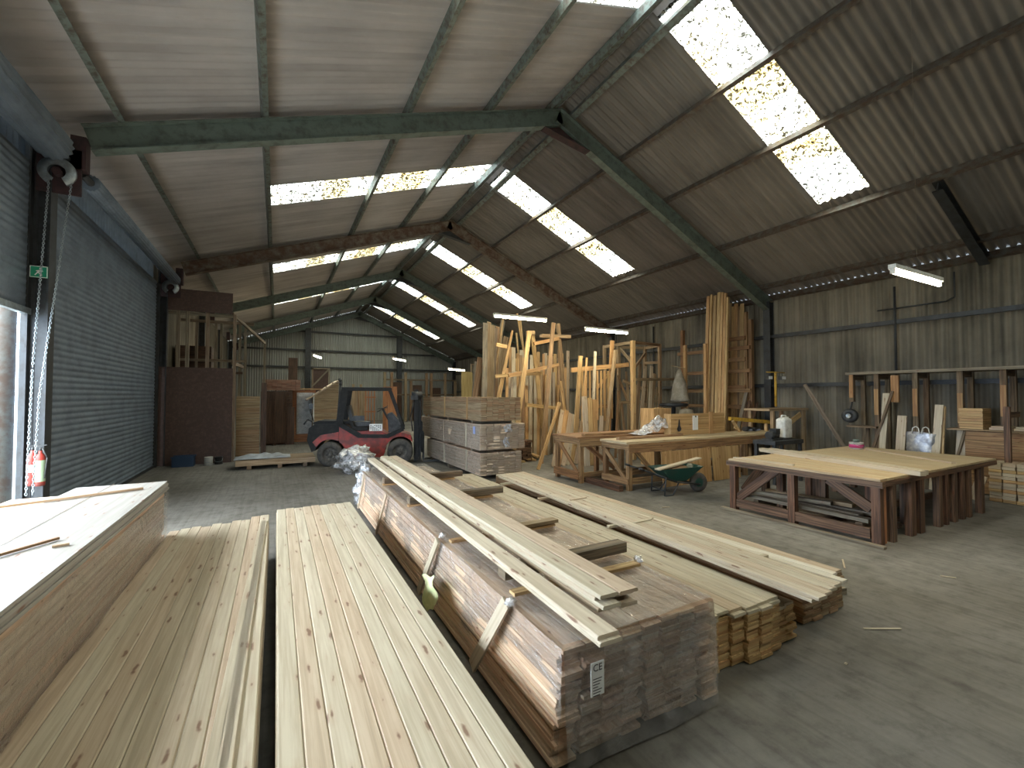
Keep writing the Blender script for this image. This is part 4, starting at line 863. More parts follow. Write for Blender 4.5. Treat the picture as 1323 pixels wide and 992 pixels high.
plank(769, 454, 766, 545, 10.1, 9.95, .08, .04, pine_new, 'pale upright in front of the middle of the slatted gate', gE2)
plank(795, 452, 784, 555, 10.1, 9.9, .07, .09, pine_old, 'dark sided upright leaning at the right end of the slatted gate', gE2)
plank(758, 462, 752, 560, 10.05, 9.9, .06, .03, pine_warm, 'narrow upright beside the left post of the slatted gate', gE2)
for i in range(3):
    plank(755+i*6, 512+i*2, 757+i*6, 560, 9.75+.05*i, 9.65+.05*i, .15, .06, pine_warm if i else pine_new, ['left', 'middle', 'right'][i]+' one of three short thick boards standing in front of the slatted gate', 'short thick boards before the slatted gate')
plank(777, 537, 776, 560, 9.8, 9.75, .12, .04, pine_new, 'short pale board low in front of the slatted gate', None)
for i, (a, b, c, d_) in enumerate(((799, 505, 797, 548), (803, 520, 806, 550), (811, 493, 812, 548), (798, 485, 808, 510))):
    plank(a, b, c, d_, 10.6+.1*i, 10.5+.1*i, .07, .04, pine_old, 'stubby rough upright between the slatted gate and the open frame', 'stubby rough uprights', 'upright', 'plank')
# open frame rack
t = thing('open_frame_rack', 'tall open box frame of timber posts right of the slatted gate', 'rack', V(10.3, 10.4, 0))
def fpost(px, y, ptop, w_=.09, mat=pine_old):
    P = GY(px, ptop, y); mm = MB(); mm.bb((P.x-w_/2, y-w_/2, 0), (P.x+w_/2, y+w_/2, P.z)); mm.build('post', mat, t); return P
A = fpost(817.5, 9.9, 440, .11, pine_warm); B = fpost(781, 11.9, 446); C_ = fpost(852, 10.9, 444); D_ = fpost(799, 11.2, 446); E_ = fpost(833, 11.6, 448)
for a, b in ((A, B), (B, E_), (E_, C_), (C_, A)):
    mm = MB(); mm.beam(V(a.x, a.y, a.z-.05), V(b.x, b.y, b.z-.05), .05, .09); mm.build('rail', pine_old, t)
for (a, b, c, d_, y1_, y2_) in ((801, 450, 816, 468, 11.2, 10.0), (834, 456, 820, 475, 11.4, 10.0), (820, 490, 872, 490, 10.4, 10.9), (833, 469, 853, 468, 11.4, 10.9), (805, 492, 850, 510, 10.6, 10.9), (800, 520, 850, 518, 10.7, 10.9)):
    P, Q = GY(a, b, y1_), GY(c, d_, y2_); mm = MB(); mm.beam(P, Q, .04, .09); mm.build('brace', pine_old, t)
gG = 'boards leaning inside the open box frame'
for i, (a, b, c, d_) in enumerate(((827, 470, 823, 540), (834, 473, 828, 543), (842, 473, 839, 545), (846, 483, 841, 545), (838, 492, 836, 540), (849, 500, 846, 545), (822, 500, 820, 545), (809, 480, 813, 545), (844, 495, 843, 548))):
    plank(a, b, c, d_, 10.55+.06*i, 10.3+.06*i, .12 if i < 4 else .07, .03, pine_new if i in (1, 2) else pine_old, ('widest pale board', 'pale board', 'tall pale board', 'darker board', 'stub of board', 'short board', 'narrow board', 'leftmost board', 'half hidden board')[i]+' leaning inside the open box frame', gG)
# wall side posts and rails, tall timber
t = thing('upright_rack', 'timber wall rack with thin uprights and rails left of the tallest timber', 'rack', V(12.3, 9.8, 0))
for px, pt in ((885, 446), (911, 444)):
    P = GX(px, pt, 11.7); mm = MB(); mm.bb((11.66, P.y-.045, 0), (11.74, P.y+.045, P.z)); mm.build('post', pine_warm, t)
for z in (3.3, 2.6, 2.0, 1.5):
    mm = MB(); mm.bb((12.5, 8.3, z), (12.56, 11.0, z+.11)); mm.build('rail', wood_benchmid, t)
for y in (8.35, 9.4, 10.9): mm = MB(); mm.bb((12.6, y-.05, 0), (12.72, y+.05, 4.2)); mm.build('post', wood_benchmid, t)
gH = 'tallest timbers standing against the right wall'
for i, (px, pt, w_) in enumerate(((917, 383, .10), (921, 381, .06), (926, 382, .09), (931, 378, .10), (935, 378, .09), (939, 379, .08), (942, 384, .06))):
    P = GX(px, pt, 12.15); mm = MB(); mm.beam(V(11.75, P.y-.05, 0), V(12.1, P.y, P.z), w_, .07, (-1, 0, 0)); tag(mm.build('tall_timber', pine_warm), ['first', 'second', 'third', 'fourth', 'fifth', 'sixth', 'seventh'][i]+' from the left of the tallest timbers against the right wall', 'timber', gH)
gI = 'brown boards in the rack behind the tallest timbers'
for i in range(9):
    px = 942+i*2.6; pt = 392+(i % 3)*4+(22 if i > 6 else 0); P = GX(px, pt, 12.85); mm = MB(); mm.beam(V(12.78, P.y, 0), V(12.9, P.y, P.z), .12, .03, (-1, 0, 0)); tag(mm.build('rack_board', pine_warm if i % 4 else pine_old), 'brown board standing in the rack just right of the tallest timbers', 'board', gI)
t = thing('ladder_rack', 'rack of brown cross rails in front of the brown boards', 'rack', V(12.6, 8.3, 0))
for px in (939.5, 963.5):
    P = GX(px, 420, 12.6); mm = MB(); mm.bb((12.58, P.y-.04, 0), (12.66, P.y+.04, P.z+.4)); mm.build('post', wood_benchmid, t)
ya, yb = GX(939, 440, 12.6).y, GX(964, 440, 12.6).y
for z in (3.6, 2.95, 2.1, 1.5): mm = MB(); mm.bb((12.52, yb, z), (12.58, ya, z+.12)); mm.build('rail', wood_benchmid, t)
for i, (a, b, c, d_) in enumerate(((971, 478, 958, 535), (965, 500, 962, 535), (970, 503, 966, 535), (978, 520, 974, 537))):
    P = GX(a, b, 12.9); Q = GX(c, d_, 12.3); Q = P+(Q-P)*(P.z/(P.z-Q.z)); mm = MB(); mm.beam(Q, P, .1, .03, (-1, 0, 0)); tag(mm.build('leaning_board', wood_grey if i == 0 else wood_bench), ['long grey board', 'first short brown board', 'second short brown board', 'last and shortest brown board'][i]+' leaning on the wall right of the brown boards', 'board', 'boards leaning by the column')

# hanging sack and the dark thing beneath it
c = GX(878, 500, 11.4); t = thing('cloth_sack', 'pale conical cloth sack hanging point up behind the bench box', 'sack', V(c.x, c.y, 1.4))
zt, zb = GX(880, 478, 11.4).z, GX(878, 519, 11.4).z
mm = MB(); mm.lathe([(.0, zt+.05), (.05, zt), (.10, zt-.15), (.2, zt-.45), (.28, zb+.12), (.30, zb+.05), (.22, zb), (0, zb)], (c.x, c.y, 0), (0, 0, 1), 24)
for v_ in mm.v: v_ += (Vector(v_)-V(c.x, c.y, v_.z))*(.22*noise.noise(Vector(v_)*4))
mm.build('cloth', cloth_mat, t)
mm = MB(); mm.cyl((c.x-.02, c.y, zt+.1), (c.x, c.y, zt-.02), .012); mm.beam((c.x-.25, c.y+.1, zt+.14), (c.x+.15, c.y-.1, zt+.06), .03, .02); mm.build('hanger', pine_old, t)
P = GX(845, 522, 11.4); mm = MB(); mm.lathe([(0, 0), (.4, .02), (.46, .07), (.4, .12), (0, .14)], (c.x-.05, c.y+.2, zb-.17), (0, 0, 1), 24); mm.cyl((c.x-.05, c.y+.2, 0), (c.x-.05, c.y+.2, zb-.15), .06)
tag(mm.build('dust_drum', steel_dark), 'dark round machine base under the cloth sack', 'machine')
mm = MB(); mm.lathe([(0, 0), (.2, 0), (.24, .3), (.2, .55), (0, .6)], (c.x, c.y-.25, .9), (0, 0, 1), 20); mm.cyl((c.x, c.y-.25, 0), (c.x, c.y-.25, .92), .15); tag(mm.build('lower_sack', cloth_mat), 'grey lower sack of the extractor behind the bench box', 'sack')
mm = MB(); P = GY(848, 540, 8.9); mm.bb((P.x-.3, 8.7, 0), (P.x+.35, 9.2, 1.55)); tag(mm.build('pine_box', pine_warm), 'pine box standing behind the plastic film left of the sack', 'box')

# ------------------------------------------------------------ middle workbenches
def wbench(name, label, x0, x1, y0, y1, h, legs, mat, top=None):
    t = thing(name, label, 'workbench', V((x0+x1)/2, y0, 0))
    mm = MB(); n_ = max(2, int((y1-y0)/.2))
    for k in range(n_): mm.bb((x0-.04, y0+(y1-y0)/n_*k, h-.045), (x1, y0+(y1-y0)/n_*(k+1)-.003, h))
    mm.build('tabletop', top or mat, t)
    mm = MB(); mm.bb((x0, y0-.02, h-.22), (x1, y0+.02, h-.04)); mm.bb((x0, y1-.03, h-.22), (x1, y1, h-.04)); mm.bb((x0, y0, h-.16), (x0+.04, y1, h-.05)); mm.build('apron', mat, t)
    for lx in legs:
        for ly in (y0+.05, y1-.06):
            mm = MB(); mm.bb((lx-.045, ly-.045, 0), (lx+.045, ly+.045, h-.045)); mm.build('leg', mat, t)
    return t
b2 = wbench('workbench', 'long timber workbench in front, running towards the jerry can', 6.18, 11.6, 6.68, 7.5, .97, (6.25, 8.0, 9.9, 11.4), wood_benchmid, bench_top)
for s_ in ((6.3, .9, 7.0, .25), (8.9, .25, 8.1, .85)):
    mm = MB(); mm.beam(V(s_[0], 6.75, s_[1]), V(s_[2], 6.75, s_[3]), .03, .09, V(s_[3]-s_[1], 0, -(s_[2]-s_[0]))); mm.build('brace', wood_benchmid, b2)
mm = MB(); mm.beam(V(6.22, 6.8, .2), V(6.22, 7.4, .75), .03, .09, (0, -1, 1)); mm.bb((6.18, 6.7, .12), (6.25, 7.5, .24)); mm.bb((6.2, 6.7, .12), (7.2, 6.76, .24)); mm.bb((6.2, 7.42, .14), (8.0, 7.48, .24)); mm.build('stretcher', wood_benchmid, b2)
b1 = wbench('workbench', 'second timber workbench, behind and left of the long front one', 5.78, 9.6, 7.75, 8.75, 1.0, (5.86, 7.0, 9.3), wood_benchmid)
mm = MB(); mm.bb((5.78, 6.9+.9, .08), (5.86, 8.75, .24)); mm.beam(V(5.82, 7.85, .2), V(5.82, 8.6, .85), .03, .09, (0, -1, 1)); mm.beam(V(5.95, 7.8, .85), V(6.8, 7.8, .25), .03, .09, (.6, 0, .85)); mm.bb((5.8, 7.78, .12), (9.3, 7.83, .22)); mm.build('stretcher', wood_benchmid, b1)
mm = MB(); mm.bb((5.98, 6.72, .0), (6.08, 8.4, .12)); tag(mm.build('ground_rail', wood_bench), 'reddish ground rail joining the two bench ends', 'rail')
# plywood panels leaning under the bench
for i, (x0, x1) in enumerate(((7.05, 8.55), (8.62, 9.55))):
    mm = MB(); mm.beam(V((x0+x1)/2, 6.60, .005), V((x0+x1)/2, 6.655, .74), x1-x0, .02, (0, -1, 0)); tag(mm.build('plywood_sheet', ply_mat), ['wide plywood sheet leaning against the front of the long workbench', 'narrower plywood sheet leaning against the workbench, right of the wide one'][i], 'sheet', 'plywood sheets at the workbench')
# pine box with tag on the bench
def px_box(): pass
t = thing('pine_bench_box', 'shallow pine board box with a white tag and a dark hole, on the long workbench', 'box', V(9.0, 7.3, .98)); mm = MB()
xa, xb = GY(866, 540, 7.3).x, GY(935, 540, 7.3).x
for k in range(4): mm.bb((xa, 7.28, .975+k*.125), (xb, 7.32, 1.095+k*.125))
mm.bb((xa, 7.32, .975), (xa+.03, 7.48, 1.47)); mm.bb((xb-.03, 7.32, .975), (xb, 7.48, 1.47)); mm.build('boards', ply_mat, t)
x = GY(917, 540, 7.3).x; mm = MB(); mm.bb((x-.06, 7.25, .98), (x+.06, 7.28, 1.5)); mm.build('batten', pine_warm, t)
x = GY(897, 540, 7.3).x; mm = MB(); mm.bb((x-.085, 7.262, 1.08), (x+.085, 7.278, 1.42)); q_ = mm.build('tag', label_white, t); q_['label'] = 'white rounded tag'
mm = MB(); mm.cyl((x, 7.255, 1.4), (x, 7.262, 1.4), .02); mm.build('tag_hole', ink, q_)
x = GY(876, 540, 7.3).x; mm = MB(); mm.lathe([(0, 0), (.07, 0), (.07, .004)], (x, 7.268, 1.13), (0, -1, 0), 14); mm.v = [V(v_.x if v_.z < 1.15 else x+(v_.x-x)*.5, v_.y, v_.z if v_.z < 1.15 else 1.15+(v_.z-1.15)*4) for v_ in mm.v]; mm.build('hole', ink, t)
mm = MB()
mm.grid(lambda u, v: V(7.25+.85*u, 7.35+.5*v, 1.01+.42*u*(.5+.5*math.sin(math.pi*v))*(.8+.8*noise.noise(V(u*5, v*5, 2)))), 22, 14); tag(mm.build('film_heap', film_wad), 'shiny clear film heaped on the workbench left of the pine box', 'plastic film')
stick(V(6.3, 7.12, .998), V(8.3, 7.2, .998), .09, .05, pine_old, 'bench_board', 'board lying along the left end of the long workbench', 'board')
stick(V(6.0, 7.9, 1.03), V(8.0, 7.95, 1.03), .12, .05, wood_benchmid, 'bench_board', 'board lying on the second workbench beside the plastic film', 'board')
yp, yq = GY(936, 541, 7.25), GY(981, 547, 7.05); stick(V(10.08, 7.25, 1.32), V(11.5, 7.1, 1.20), .08, .09, yellow_paint, 'yellow_beam', 'yellow beam lying above the bench right of the pine box', 'beam')
t = thing('beam_trestle', 'small crooked trestle under the yellow beam on the workbench', 'trestle', V(10.3, 7.2, .98)); mm = MB(); mm.beam(V(10.12, 7.2, 1.27), V(10.4, 7.2, .99), .05, .05, (0, 1, 0)); mm.beam(V(11.35, 7.1, 1.17), V(11.35, 7.1, .975), .06, .06); mm.beam(V(10.2, 7.2, 1.10), V(10.5, 7.25, .98), .04, .04, (0, 1, 0)); mm.build('struts', pine_warm, t)
for k, (x, y, s_) in enumerate(((10.7, 7.2, .11), (10.95, 7.15, .09))):
    t = thing('power_tool', ['dark power tool lying on the bench under the yellow beam, left one', 'dark power tool lying on the bench under the yellow beam, right one'][k], 'tool', V(x, y, .98)); mm = MB(); mm.cyl((x-.12, y, .975+s_*.6), (x+.1, y, .975+s_*.6), s_*.55); mm.beam((x, y, 1.0), (x+.05, y-.12, 1.03), .05, .05); mm.build('body', plastic_black, t)
# jerry can, tool on a dark stool
t = thing('jerry_can', 'white plastic jerry can standing behind the dark workbench', 'jerry can', V(9.9, 5.95, 0)); 
cz0, cz1 = .93, 1.42
mm = MB(); c = GY(1013, 556, 5.9)
def can(u, v):
    a = u*2*math.pi; ex = .35; cx_, cy_ = math.cos(a), math.sin(a); sx_ = math.copysign(abs(cx_)**ex, cx_); sy_ = math.copysign(abs(cy_)**ex, cy_)
    k = min(1, (1-v)*9)**.5 if v > .88 else (min(1, v*14)**.5 if v < .08 else 1)
    return V(c.x+.155*sx_*k*(1 if v < .8 else 1-(v-.8)*.8), c.y+.11*sy_*k, cz0+(cz1-cz0)*v)
t.location = (c.x, c.y, cz0)
mm.grid(can, 32, 24); mm.build('body', white_paint, t)
mm = MB(); mm.tube([(c.x-.1, c.y, cz1-.04), (c.x-.08, c.y, cz1+.03), (c.x+.06, c.y, cz1+.03), (c.x+.09, c.y, cz1-.05)], .018); mm.build('handle', white_paint, t)
mm = MB(); mm.cyl((c.x+.12, c.y, cz1-.06), (c.x+.13, c.y, cz1+.0), .03); mm.build('cap', white_paint, t)
t = thing('machine_stand', 'dark low machine stand carrying the jerry can and the black motor', 'stand', V(c.x-.15, c.y, 0)); mm = MB(); mm.bb((c.x-.75, c.y-.25, .84), (c.x+.3, c.y+.25, .925)); mm.build('top', steel_dark, t)
for dx in (-.7, .25):
    for dy in (-.2, .2): mm = MB(); mm.bb((c.x+dx-.03, c.y+dy-.03, 0), (c.x+dx+.03, c.y+dy+.03, .84)); mm.build('leg', steel_dark, t)
x = c.x-.42; t = thing('motor_unit', 'black motor unit beside the white jerry can', 'machine', V(x, c.y, .93)); mm = MB(); mm.cyl((x-.16, c.y, 1.03), (x+.12, c.y, 1.03), .085); mm.bb((x-.2, c.y-.12, .926), (x+.16, c.y+.12, .96)); mm.bb((x-.02, c.y-.08, 1.05), (x+.14, c.y+.06, 1.17)); mm.build('body', plastic_black, t)
mm = MB(); mm.cyl((x+.12, c.y, 1.03), (x+.17, c.y, 1.03), .04); mm.build('shaft', galv, t)
# work light on the small open frame
t = thing('work_light_stand', 'yellow T-shaped work light with two white lamps, on a low timber frame', 'work light', V(12.0, 7.35, 1.62))
cx_, cy_ = 11.95, 7.2
mm = MB(); mm.cyl((cx_, cy_, 1.6), (cx_, cy_, 2.55), .03); mm.build('pole', yellow_paint, t)
mm = MB(); mm.cyl((cx_-.4, cy_, 2.53), (cx_+.42, cy_, 2.53), .014); mm.build('crossbar', yellow_paint, t)
for s_ in (-.3, .3):
    mm = MB(); mm.cyl((cx_+s_, cy_, 2.42), (cx_+s_, cy_, 2.53), .01); mm.bb((cx_+s_-.09, cy_-.05, 2.33), (cx_+s_+.09, cy_+.05, 2.43)); mm.build('lamp', plastic_black, t)
    mm = MB(); mm.bb((cx_+s_-.075, cy_-.06, 2.34), (cx_+s_+.075, cy_-.05, 2.42)); mm.build('lens', glassy, t)
t = thing('timber_trestle', 'low open timber frame under the yellow work light', 'frame', V(cx_, cy_, 0))
for dx in (-.65, .75):
    for dy in (-.3, .3): mm = MB(); mm.bb((cx_+dx-.04, cy_+dy-.04, 0), (cx_+dx+.04, cy_+dy+.04, 1.5)); mm.build('leg', pine_old, t)
mm = MB(); mm.bb((cx_-.85, cy_-.35, 1.5), (cx_+.9, cy_+.35, 1.56)); mm.build('top', pine_old, t)
mm = MB(); mm.beam(V(cx_-.2, cy_-.36, 1.1), V(cx_+.5, cy_-.36, 1.4), .03, .14, (-.4, 0, 1)); mm.build('gusset', pine_warm, t)
mm = MB(); mm.beam(V(12.5, 6.75, 2.2), V(12.95, 5.75, .03), .04, .09); tag(mm.build('prop_timber', wood_grey), 'slanting dark timber prop right of the low frame', 'timber')

# ------------------------------------------------------------ wheelbarrow
W = thing('wheelbarrow', 'green wheelbarrow with a board across it, in front of the workbench', 'wheelbarrow', V(6.9, 6.15, 0), None, math.radians(-16))
L = dict(parent=W, local=True)
mm = MB(); top = [(-.45, -.28), (.45, -.25), (.45, .25), (-.45, .28)]; bot = [(-.18, -.17), (.15, -.15), (.15, .15), (-.18, .17)]
i0 = len(mm.v); mm.v += [V(x, y, .50+(.04 if x > 0 else 0)) for x, y in top]+[V(x, y, .26) for x, y in bot]+[V(x*.97, y*.95, .5+(.04 if x > 0 else 0)) for x, y in top]+[V(x*.95, y*.93, .275) for x, y in bot]
u4 = ((0, 0), (1, 0), (1, 1), (0, 1))
for k in range(4):
    j = (k+1) % 4; mm.face((i0+k, i0+4+k, i0+4+j, i0+j), u4, .5); mm.face((i0+8+k, i0+8+j, i0+12+j, i0+12+k), u4, .5); mm.face((i0+k, i0+j, i0+8+j, i0+8+k), u4, .5)
mm.face((i0+7, i0+6, i0+5, i0+4), u4, .5); mm.face((i0+12, i0+13, i0+14, i0+15), u4, .5); mm.build('tray', green_plastic, **L)
mm = MB()
for s_ in (-1, 1):
    mm.tube([(-.85, s_*.28, .52), (-.6, s_*.27, .44), (-.1, s_*.2, .25), (.5, s_*.07, .16)], .016); mm.tube([(-.35, s_*.25, .36), (-.38, s_*.24, .01), (-.2, s_*.24, .02), (-.05, s_*.2, .25)], .014)
mm.tube([(-.38, -.24, .1), (-.38, .24, .1)], .012); mm.build('frame', steel_dark, **L)
mm = MB(); mm.lathe([(.09, -.04), (.17, -.045), (.19, 0), (.17, .045), (.09, .04), (.09, -.04)], (.5, 0, .19), (0, 1, 0), 22); wh = mm.build('wheel', rubber, **L)
mm = MB(); mm.lathe([(0, .03), (.03, .05), (.095, .035)], (.5, 0, .19), (0, 1, 0), 14); mm.lathe([(0, .03), (.03, .05), (.095, .035)], (.5, 0, .19), (0, -1, 0), 14); mm.build('hub', green_plastic, parent=wh, local=True)
for s_ in (-1, 1): mm = MB(); mm.cyl((-.92, s_*.285, .55), (-.82, s_*.28, .515), .022); mm.build('grip', plastic_black, **L)
stick(V(6.28, 6.02, .52), V(7.55, 6.12, .64), .12, .025, pine_new, 'resting_board', 'pale board lying across the green wheelbarrow', 'board')
tag(blob('scrap_heap', (6.9, 6.15, .47), (.28, .16, .07), pine_old, 2.2, 3, .6, nu=20, nv=12), 'heap of wood scraps in the green wheelbarrow', 'wood scraps', kind='stuff')

# ------------------------------------------------------------ dark assembly bench (right)
BX0, BX1, BY0, BY1, BH = 6.75, 10.72, 2.78, 4.85, .84
t = thing('assembly_bench', 'large dark stained assembly bench with a pale board top, at the right', 'workbench', V(8.7, BY0, 0))
mm = MB(); n_ = 22
for k in range(n_): mm.bb((BX0-.02+(BX1-BX0+.02)/n_*k, BY0-.03, BH-.03), (BX0-.02+(BX1-BX0+.02)/n_*(k+1)-.004, BY1+.02, BH))
mm.build('tabletop', bench_top, t)
mm = MB(); mm.bb((BX0-.04, BY0-.06, BH-.11), (BX0+.04, BY1+.05, BH-.032)); mm.bb((BX0, BY1-.04, BH-.14), (BX1, BY1+.0, BH-.035)); mm.bb((BX0, BY0-.04, BH-.10), (BX1, BY0-.0, BH-.035)); mm.build('edge_rail', wood_bench, t)
legs = [(BX0, BY0), (BX0, BY1-.1), (BX0, 3.95), (BX0+.02, BY0+.1)]
for (lx, ly) in ((BX0+.04, BY0+.03), (BX0+.04, BY1-.04), (BX0+.04, 3.86)):
    mm = MB(); mm.bb((lx-.05, ly-.05, 0), (lx+.05, ly+.05, BH-.1)); mm.build('leg', wood_bench, t)
mm = MB(); mm.bb((BX0+.1, BY0-.0, 0), (BX0+.2, BY0+.07, BH-.04)); q_ = mm.build('leg', wood_orange, t); q_['label'] = 'orange brown leg'
rr = random.Random(9)
for k in range(13):
    x = BX0+.38+k*.275+rr.uniform(-.04, .04); mm = MB(); w2 = rr.uniform(.06, .11)
    dy_ = rr.choice((0, 0, .12, .28)); mm.bb((x-w2, BY0-.03+dy_, 0), (x+w2*.3, BY0+.05+dy_, BH-.031)); mm.build('leg', wood_bench, t)
for (x, y) in ((8.0, 3.4), (8.1, 4.2), (8.9, 4.75), (7.6, 4.78), (9.8, 4.75), (10.6, 4.8), (7.25, 4.3), (7.7, 3.9)):
    mm = MB(); mm.bb((x-.05, y-.05, 0), (x+.05, y+.05, BH-.03)); mm.build('leg', wood_bench, t)
for a, b in (((BX0+.05, BY1-.1, .2), (BX0+.05, BY1-.75, BH-.08)), ((BX0+.05, BY0+.1, .44), (BX0+.05, BY0+.6, BH-.1)), ((BX0+.3, BY1-.05, .3), (BX0+.95, BY1-.05, BH-.06))):
    mm = MB(); mm.beam(V(*a), V(*b), .04, .13, (0, 1, .5)); mm.build('brace', wood_bench, t)
mm = MB(); mm.bb((BX0, BY0+.1, .06), (BX0+.06, BY1-.1, .19)); mm.bb((BX0+.1, 3.5, .05), (BX1, 3.56, .15)); mm.build('stretcher', wood_bench, t)
mm = MB(); mm.bb((BX0-.14, BY0-.1, .0), (BX0-.06, BY1+.1, .035)); tag(mm.build('floor_batten', wood_grey), 'dusty batten lying on the floor along the foot of the assembly bench', 'batten')
gJ = 'offcuts stored under the assembly bench'
for i, (a, b, w_, mt) in enumerate((((6.98, 4.72, .24), (7.05, 3.0, .22), .14, wood_grey), ((7.16, 4.7, .24), (7.15, 3.15, .24), .13, wood_grey), ((7.32, 4.6, .24), (7.4, 3.1, .24), .12, wood_grey), ((6.9, 4.7, .32), (7.12, 3.5, .12+.22), .1, wood_grey), ((7.2, 4.5, .33), (7.3, 3.3, .33), .14, pine_old), ((7.55, 4.65, .03), (7.5, 3.0, .03), .14, pine_old), ((7.9, 4.6, .03), (7.9, 3.0, .03), .13, wood_bench), ((8.3, 4.6, .03), (8.35, 3.0, .03), .14, wood_bench))):
    stick(V(*a), V(*b), w_, .05, mt, 'stored_offcut', ['grey offcut stored under the assembly bench, nearest the front edge', 'second grey offcut under the assembly bench', 'third grey offcut under the assembly bench', 'slanting grey offcut on top of the pile under the assembly bench', 'brownish offcut on top of the pile under the assembly bench', 'brownish offcut on the floor under the assembly bench', 'dark offcut on the floor under the assembly bench', 'dark offcut farthest under the assembly bench'][i], 'offcut', gJ)
for y_, q_ in ((3.05, 'near'), (4.5, 'far')):
    mm = MB(); mm.bb((6.95, y_, .0), (7.45, y_+.08, .19)); tag(mm.build('bearer', wood_dark), q_+' dark bearer lifting the offcuts under the assembly bench', 'bearer')
for i, (xa, ya, xb, yb, w_, z) in enumerate(((8.15, 5.2, 7.52, 2.60, .11, .0), (8.28, 5.1, 7.66, 2.62, .09, .0), (8.65, 4.95, 8.12, 3.0, .07, .0), (10.35, 4.6, 9.3, 2.85, .07, .0), (6.86, 4.86, 6.9, 3.9, .05, 0))):
    hh = .065 if i < 2 else .02
    stick(V(xa, ya, BH+hh/2+.001), V(xb, yb, BH+hh/2+.001), w_, hh, pine_new, 'loose_board', ['thick pale board lying lengthways on the assembly bench, nearest the camera', 'thick pale board lying on the assembly bench just behind the first', 'thin pale batten in the middle of the assembly bench', 'thin pale batten towards the far right of the assembly bench', 'short batten on the left edge of the assembly bench'][i], 'board', 'boards on the assembly bench')
tin('paint_tin', 10.2, 4.55, BH+.001, .12, .13, white_paint, 'white paint tin with a magenta band on the far side of the assembly bench', 'tin', pink_plastic)
t = thing('tin_lid_tool', 'small grey cup standing on the paint tin', 'cup', V(10.2, 4.55, BH+.13)); mm = MB(); mm.lathe([(0, .002), (.05, .002), (.055, .05), (.04, .06), (0, .06)], (10.2, 4.55, BH+.13)); mm.build('cup', steel_green, t)
# ------------------------------------------------------------ rack along the right wall
t = thing('long_timber_rack', 'long dark timber rack with a slatted shelf top along the right wall', 'rack', V(12.4, 4.0, 0))
mm = MB(); mm.bb((12.2, 1.0, 2.40), (12.9, 5.65, 2.46)); mm.build('top_shelf', wood_grey, t)
pys = [GX(px, 500, 12.3).y for px in (1101, 1133, 1183, 1241, 1297)]+[2.4, 1.8]
for i, y in enumerate(pys):
    mm = MB(); mm.bb((12.26, y-.045, 0 if i else 1.75), (12.35, y+.045, 2.4)); p_ = mm.build('post', wood_dark, t)
    if i < 5: mm = MB(); z0_ = (1.85, 1.45, 1.45, 1.35, 1.5)[i]; mm.bb((12.245, y-.04, z0_), (12.26, y+.04, z0_+.6)); q_ = mm.build('bare_wood_patch', wood_amber, p_)
    mm = MB(); mm.bb((12.8, y-.045, 0), (12.88, y+.045, 2.4)); mm.bb((12.3, y-.03, 2.28), (12.85, y+.03, 2.39)); mm.build('bracket', wood_dark, t)
y0_ = GX(1157, 500, 12.25).y; mm = MB(); mm.bb((12.2, y0_-.07, 1.75), (12.25, y0_+.07, 2.35)); tag(mm.build('hanging_block', wood_amber), 'orange brown timber block hanging from the long wall rack', 'block')
c = GX(1097, 537, 12.2); t = thing('round_fan', 'round black fan hanging below the left end of the long wall rack', 'fan', V(12.2, c.y, c.z)); mm = MB(); mm.lathe([(.0, .03), (.05, .05), (.06, 0), (.15, .0), (.17, .05), (.17, .1), (0, .1)], (12.2, c.y, c.z), (1, .2, 0), 20); mm.build('housing', plastic_black, t)
mm = MB(); mm.lathe([(0, 0), (.055, 0.01)], (12.17, c.y, c.z), (-1, 0, 0), 14); mm.build('hub', galv, t); mm = MB(); mm.tube([(12.25, c.y, c.z+.1), (12.3, c.y-.03, 1.8)], .02); mm.build('arm', plastic_black, t)
t = thing('small_table', 'narrow stand below the round black fan', 'stand', V(12.3, 5.2, 0)); mm = MB(); mm.bb((12.1, 5.0, 1.15), (12.5, 5.6, 1.19)); mm.cyl((12.3, 5.25, 0), (12.3, 5.25, 1.15), .04); mm.build('stand', wood_dark, t)
def lb_(px1, py1, px2, py2, w_, t_, X, mat, label, gr=None, lean=.2):
    P, Q = GX(px1, py1, X), GX(px2, py2, X-lean); B = P+(Q-P)*(P.z/(P.z-Q.z)); mm = MB(); mm.beam(B+V(0, 0, .005), P, w_, t_, (-1, 0, 0)); return tag(mm.build('leaning_board', mat), label, 'board', gr)
gK = 'boards leaning at the long wall rack'
lb_(1145, 508, 1140, 580, .12, .03, 12.2, pine_new, 'narrow pale board leaning at the left of the long wall rack', gK)
lb_(1153, 505, 1138, 550, .05, .04, 12.1, wood_dark, 'dark slanting batten crossing the narrow pale board', gK, .05)
lb_(1166, 537, 1163, 585, .16, .04, 12.0, pine_new, 'wide short pale board leaning left of the silver bag', gK, .1)
lb_(1214, 523, 1209, 590, .13, .04, 11.9, pine_new, 'wide tall pale board leaning right of the silver bag', gK, .15)
lb_(1220, 525, 1217, 590, .05, .04, 11.95, pine_warm, 'narrow board close behind the wide tall pale one', gK, .15)
lb_(1243, 556, 1240, 600, .14, .03, 12.1, pine_new, 'pale board under the shelf at the right end of the wall rack', gK, .1)
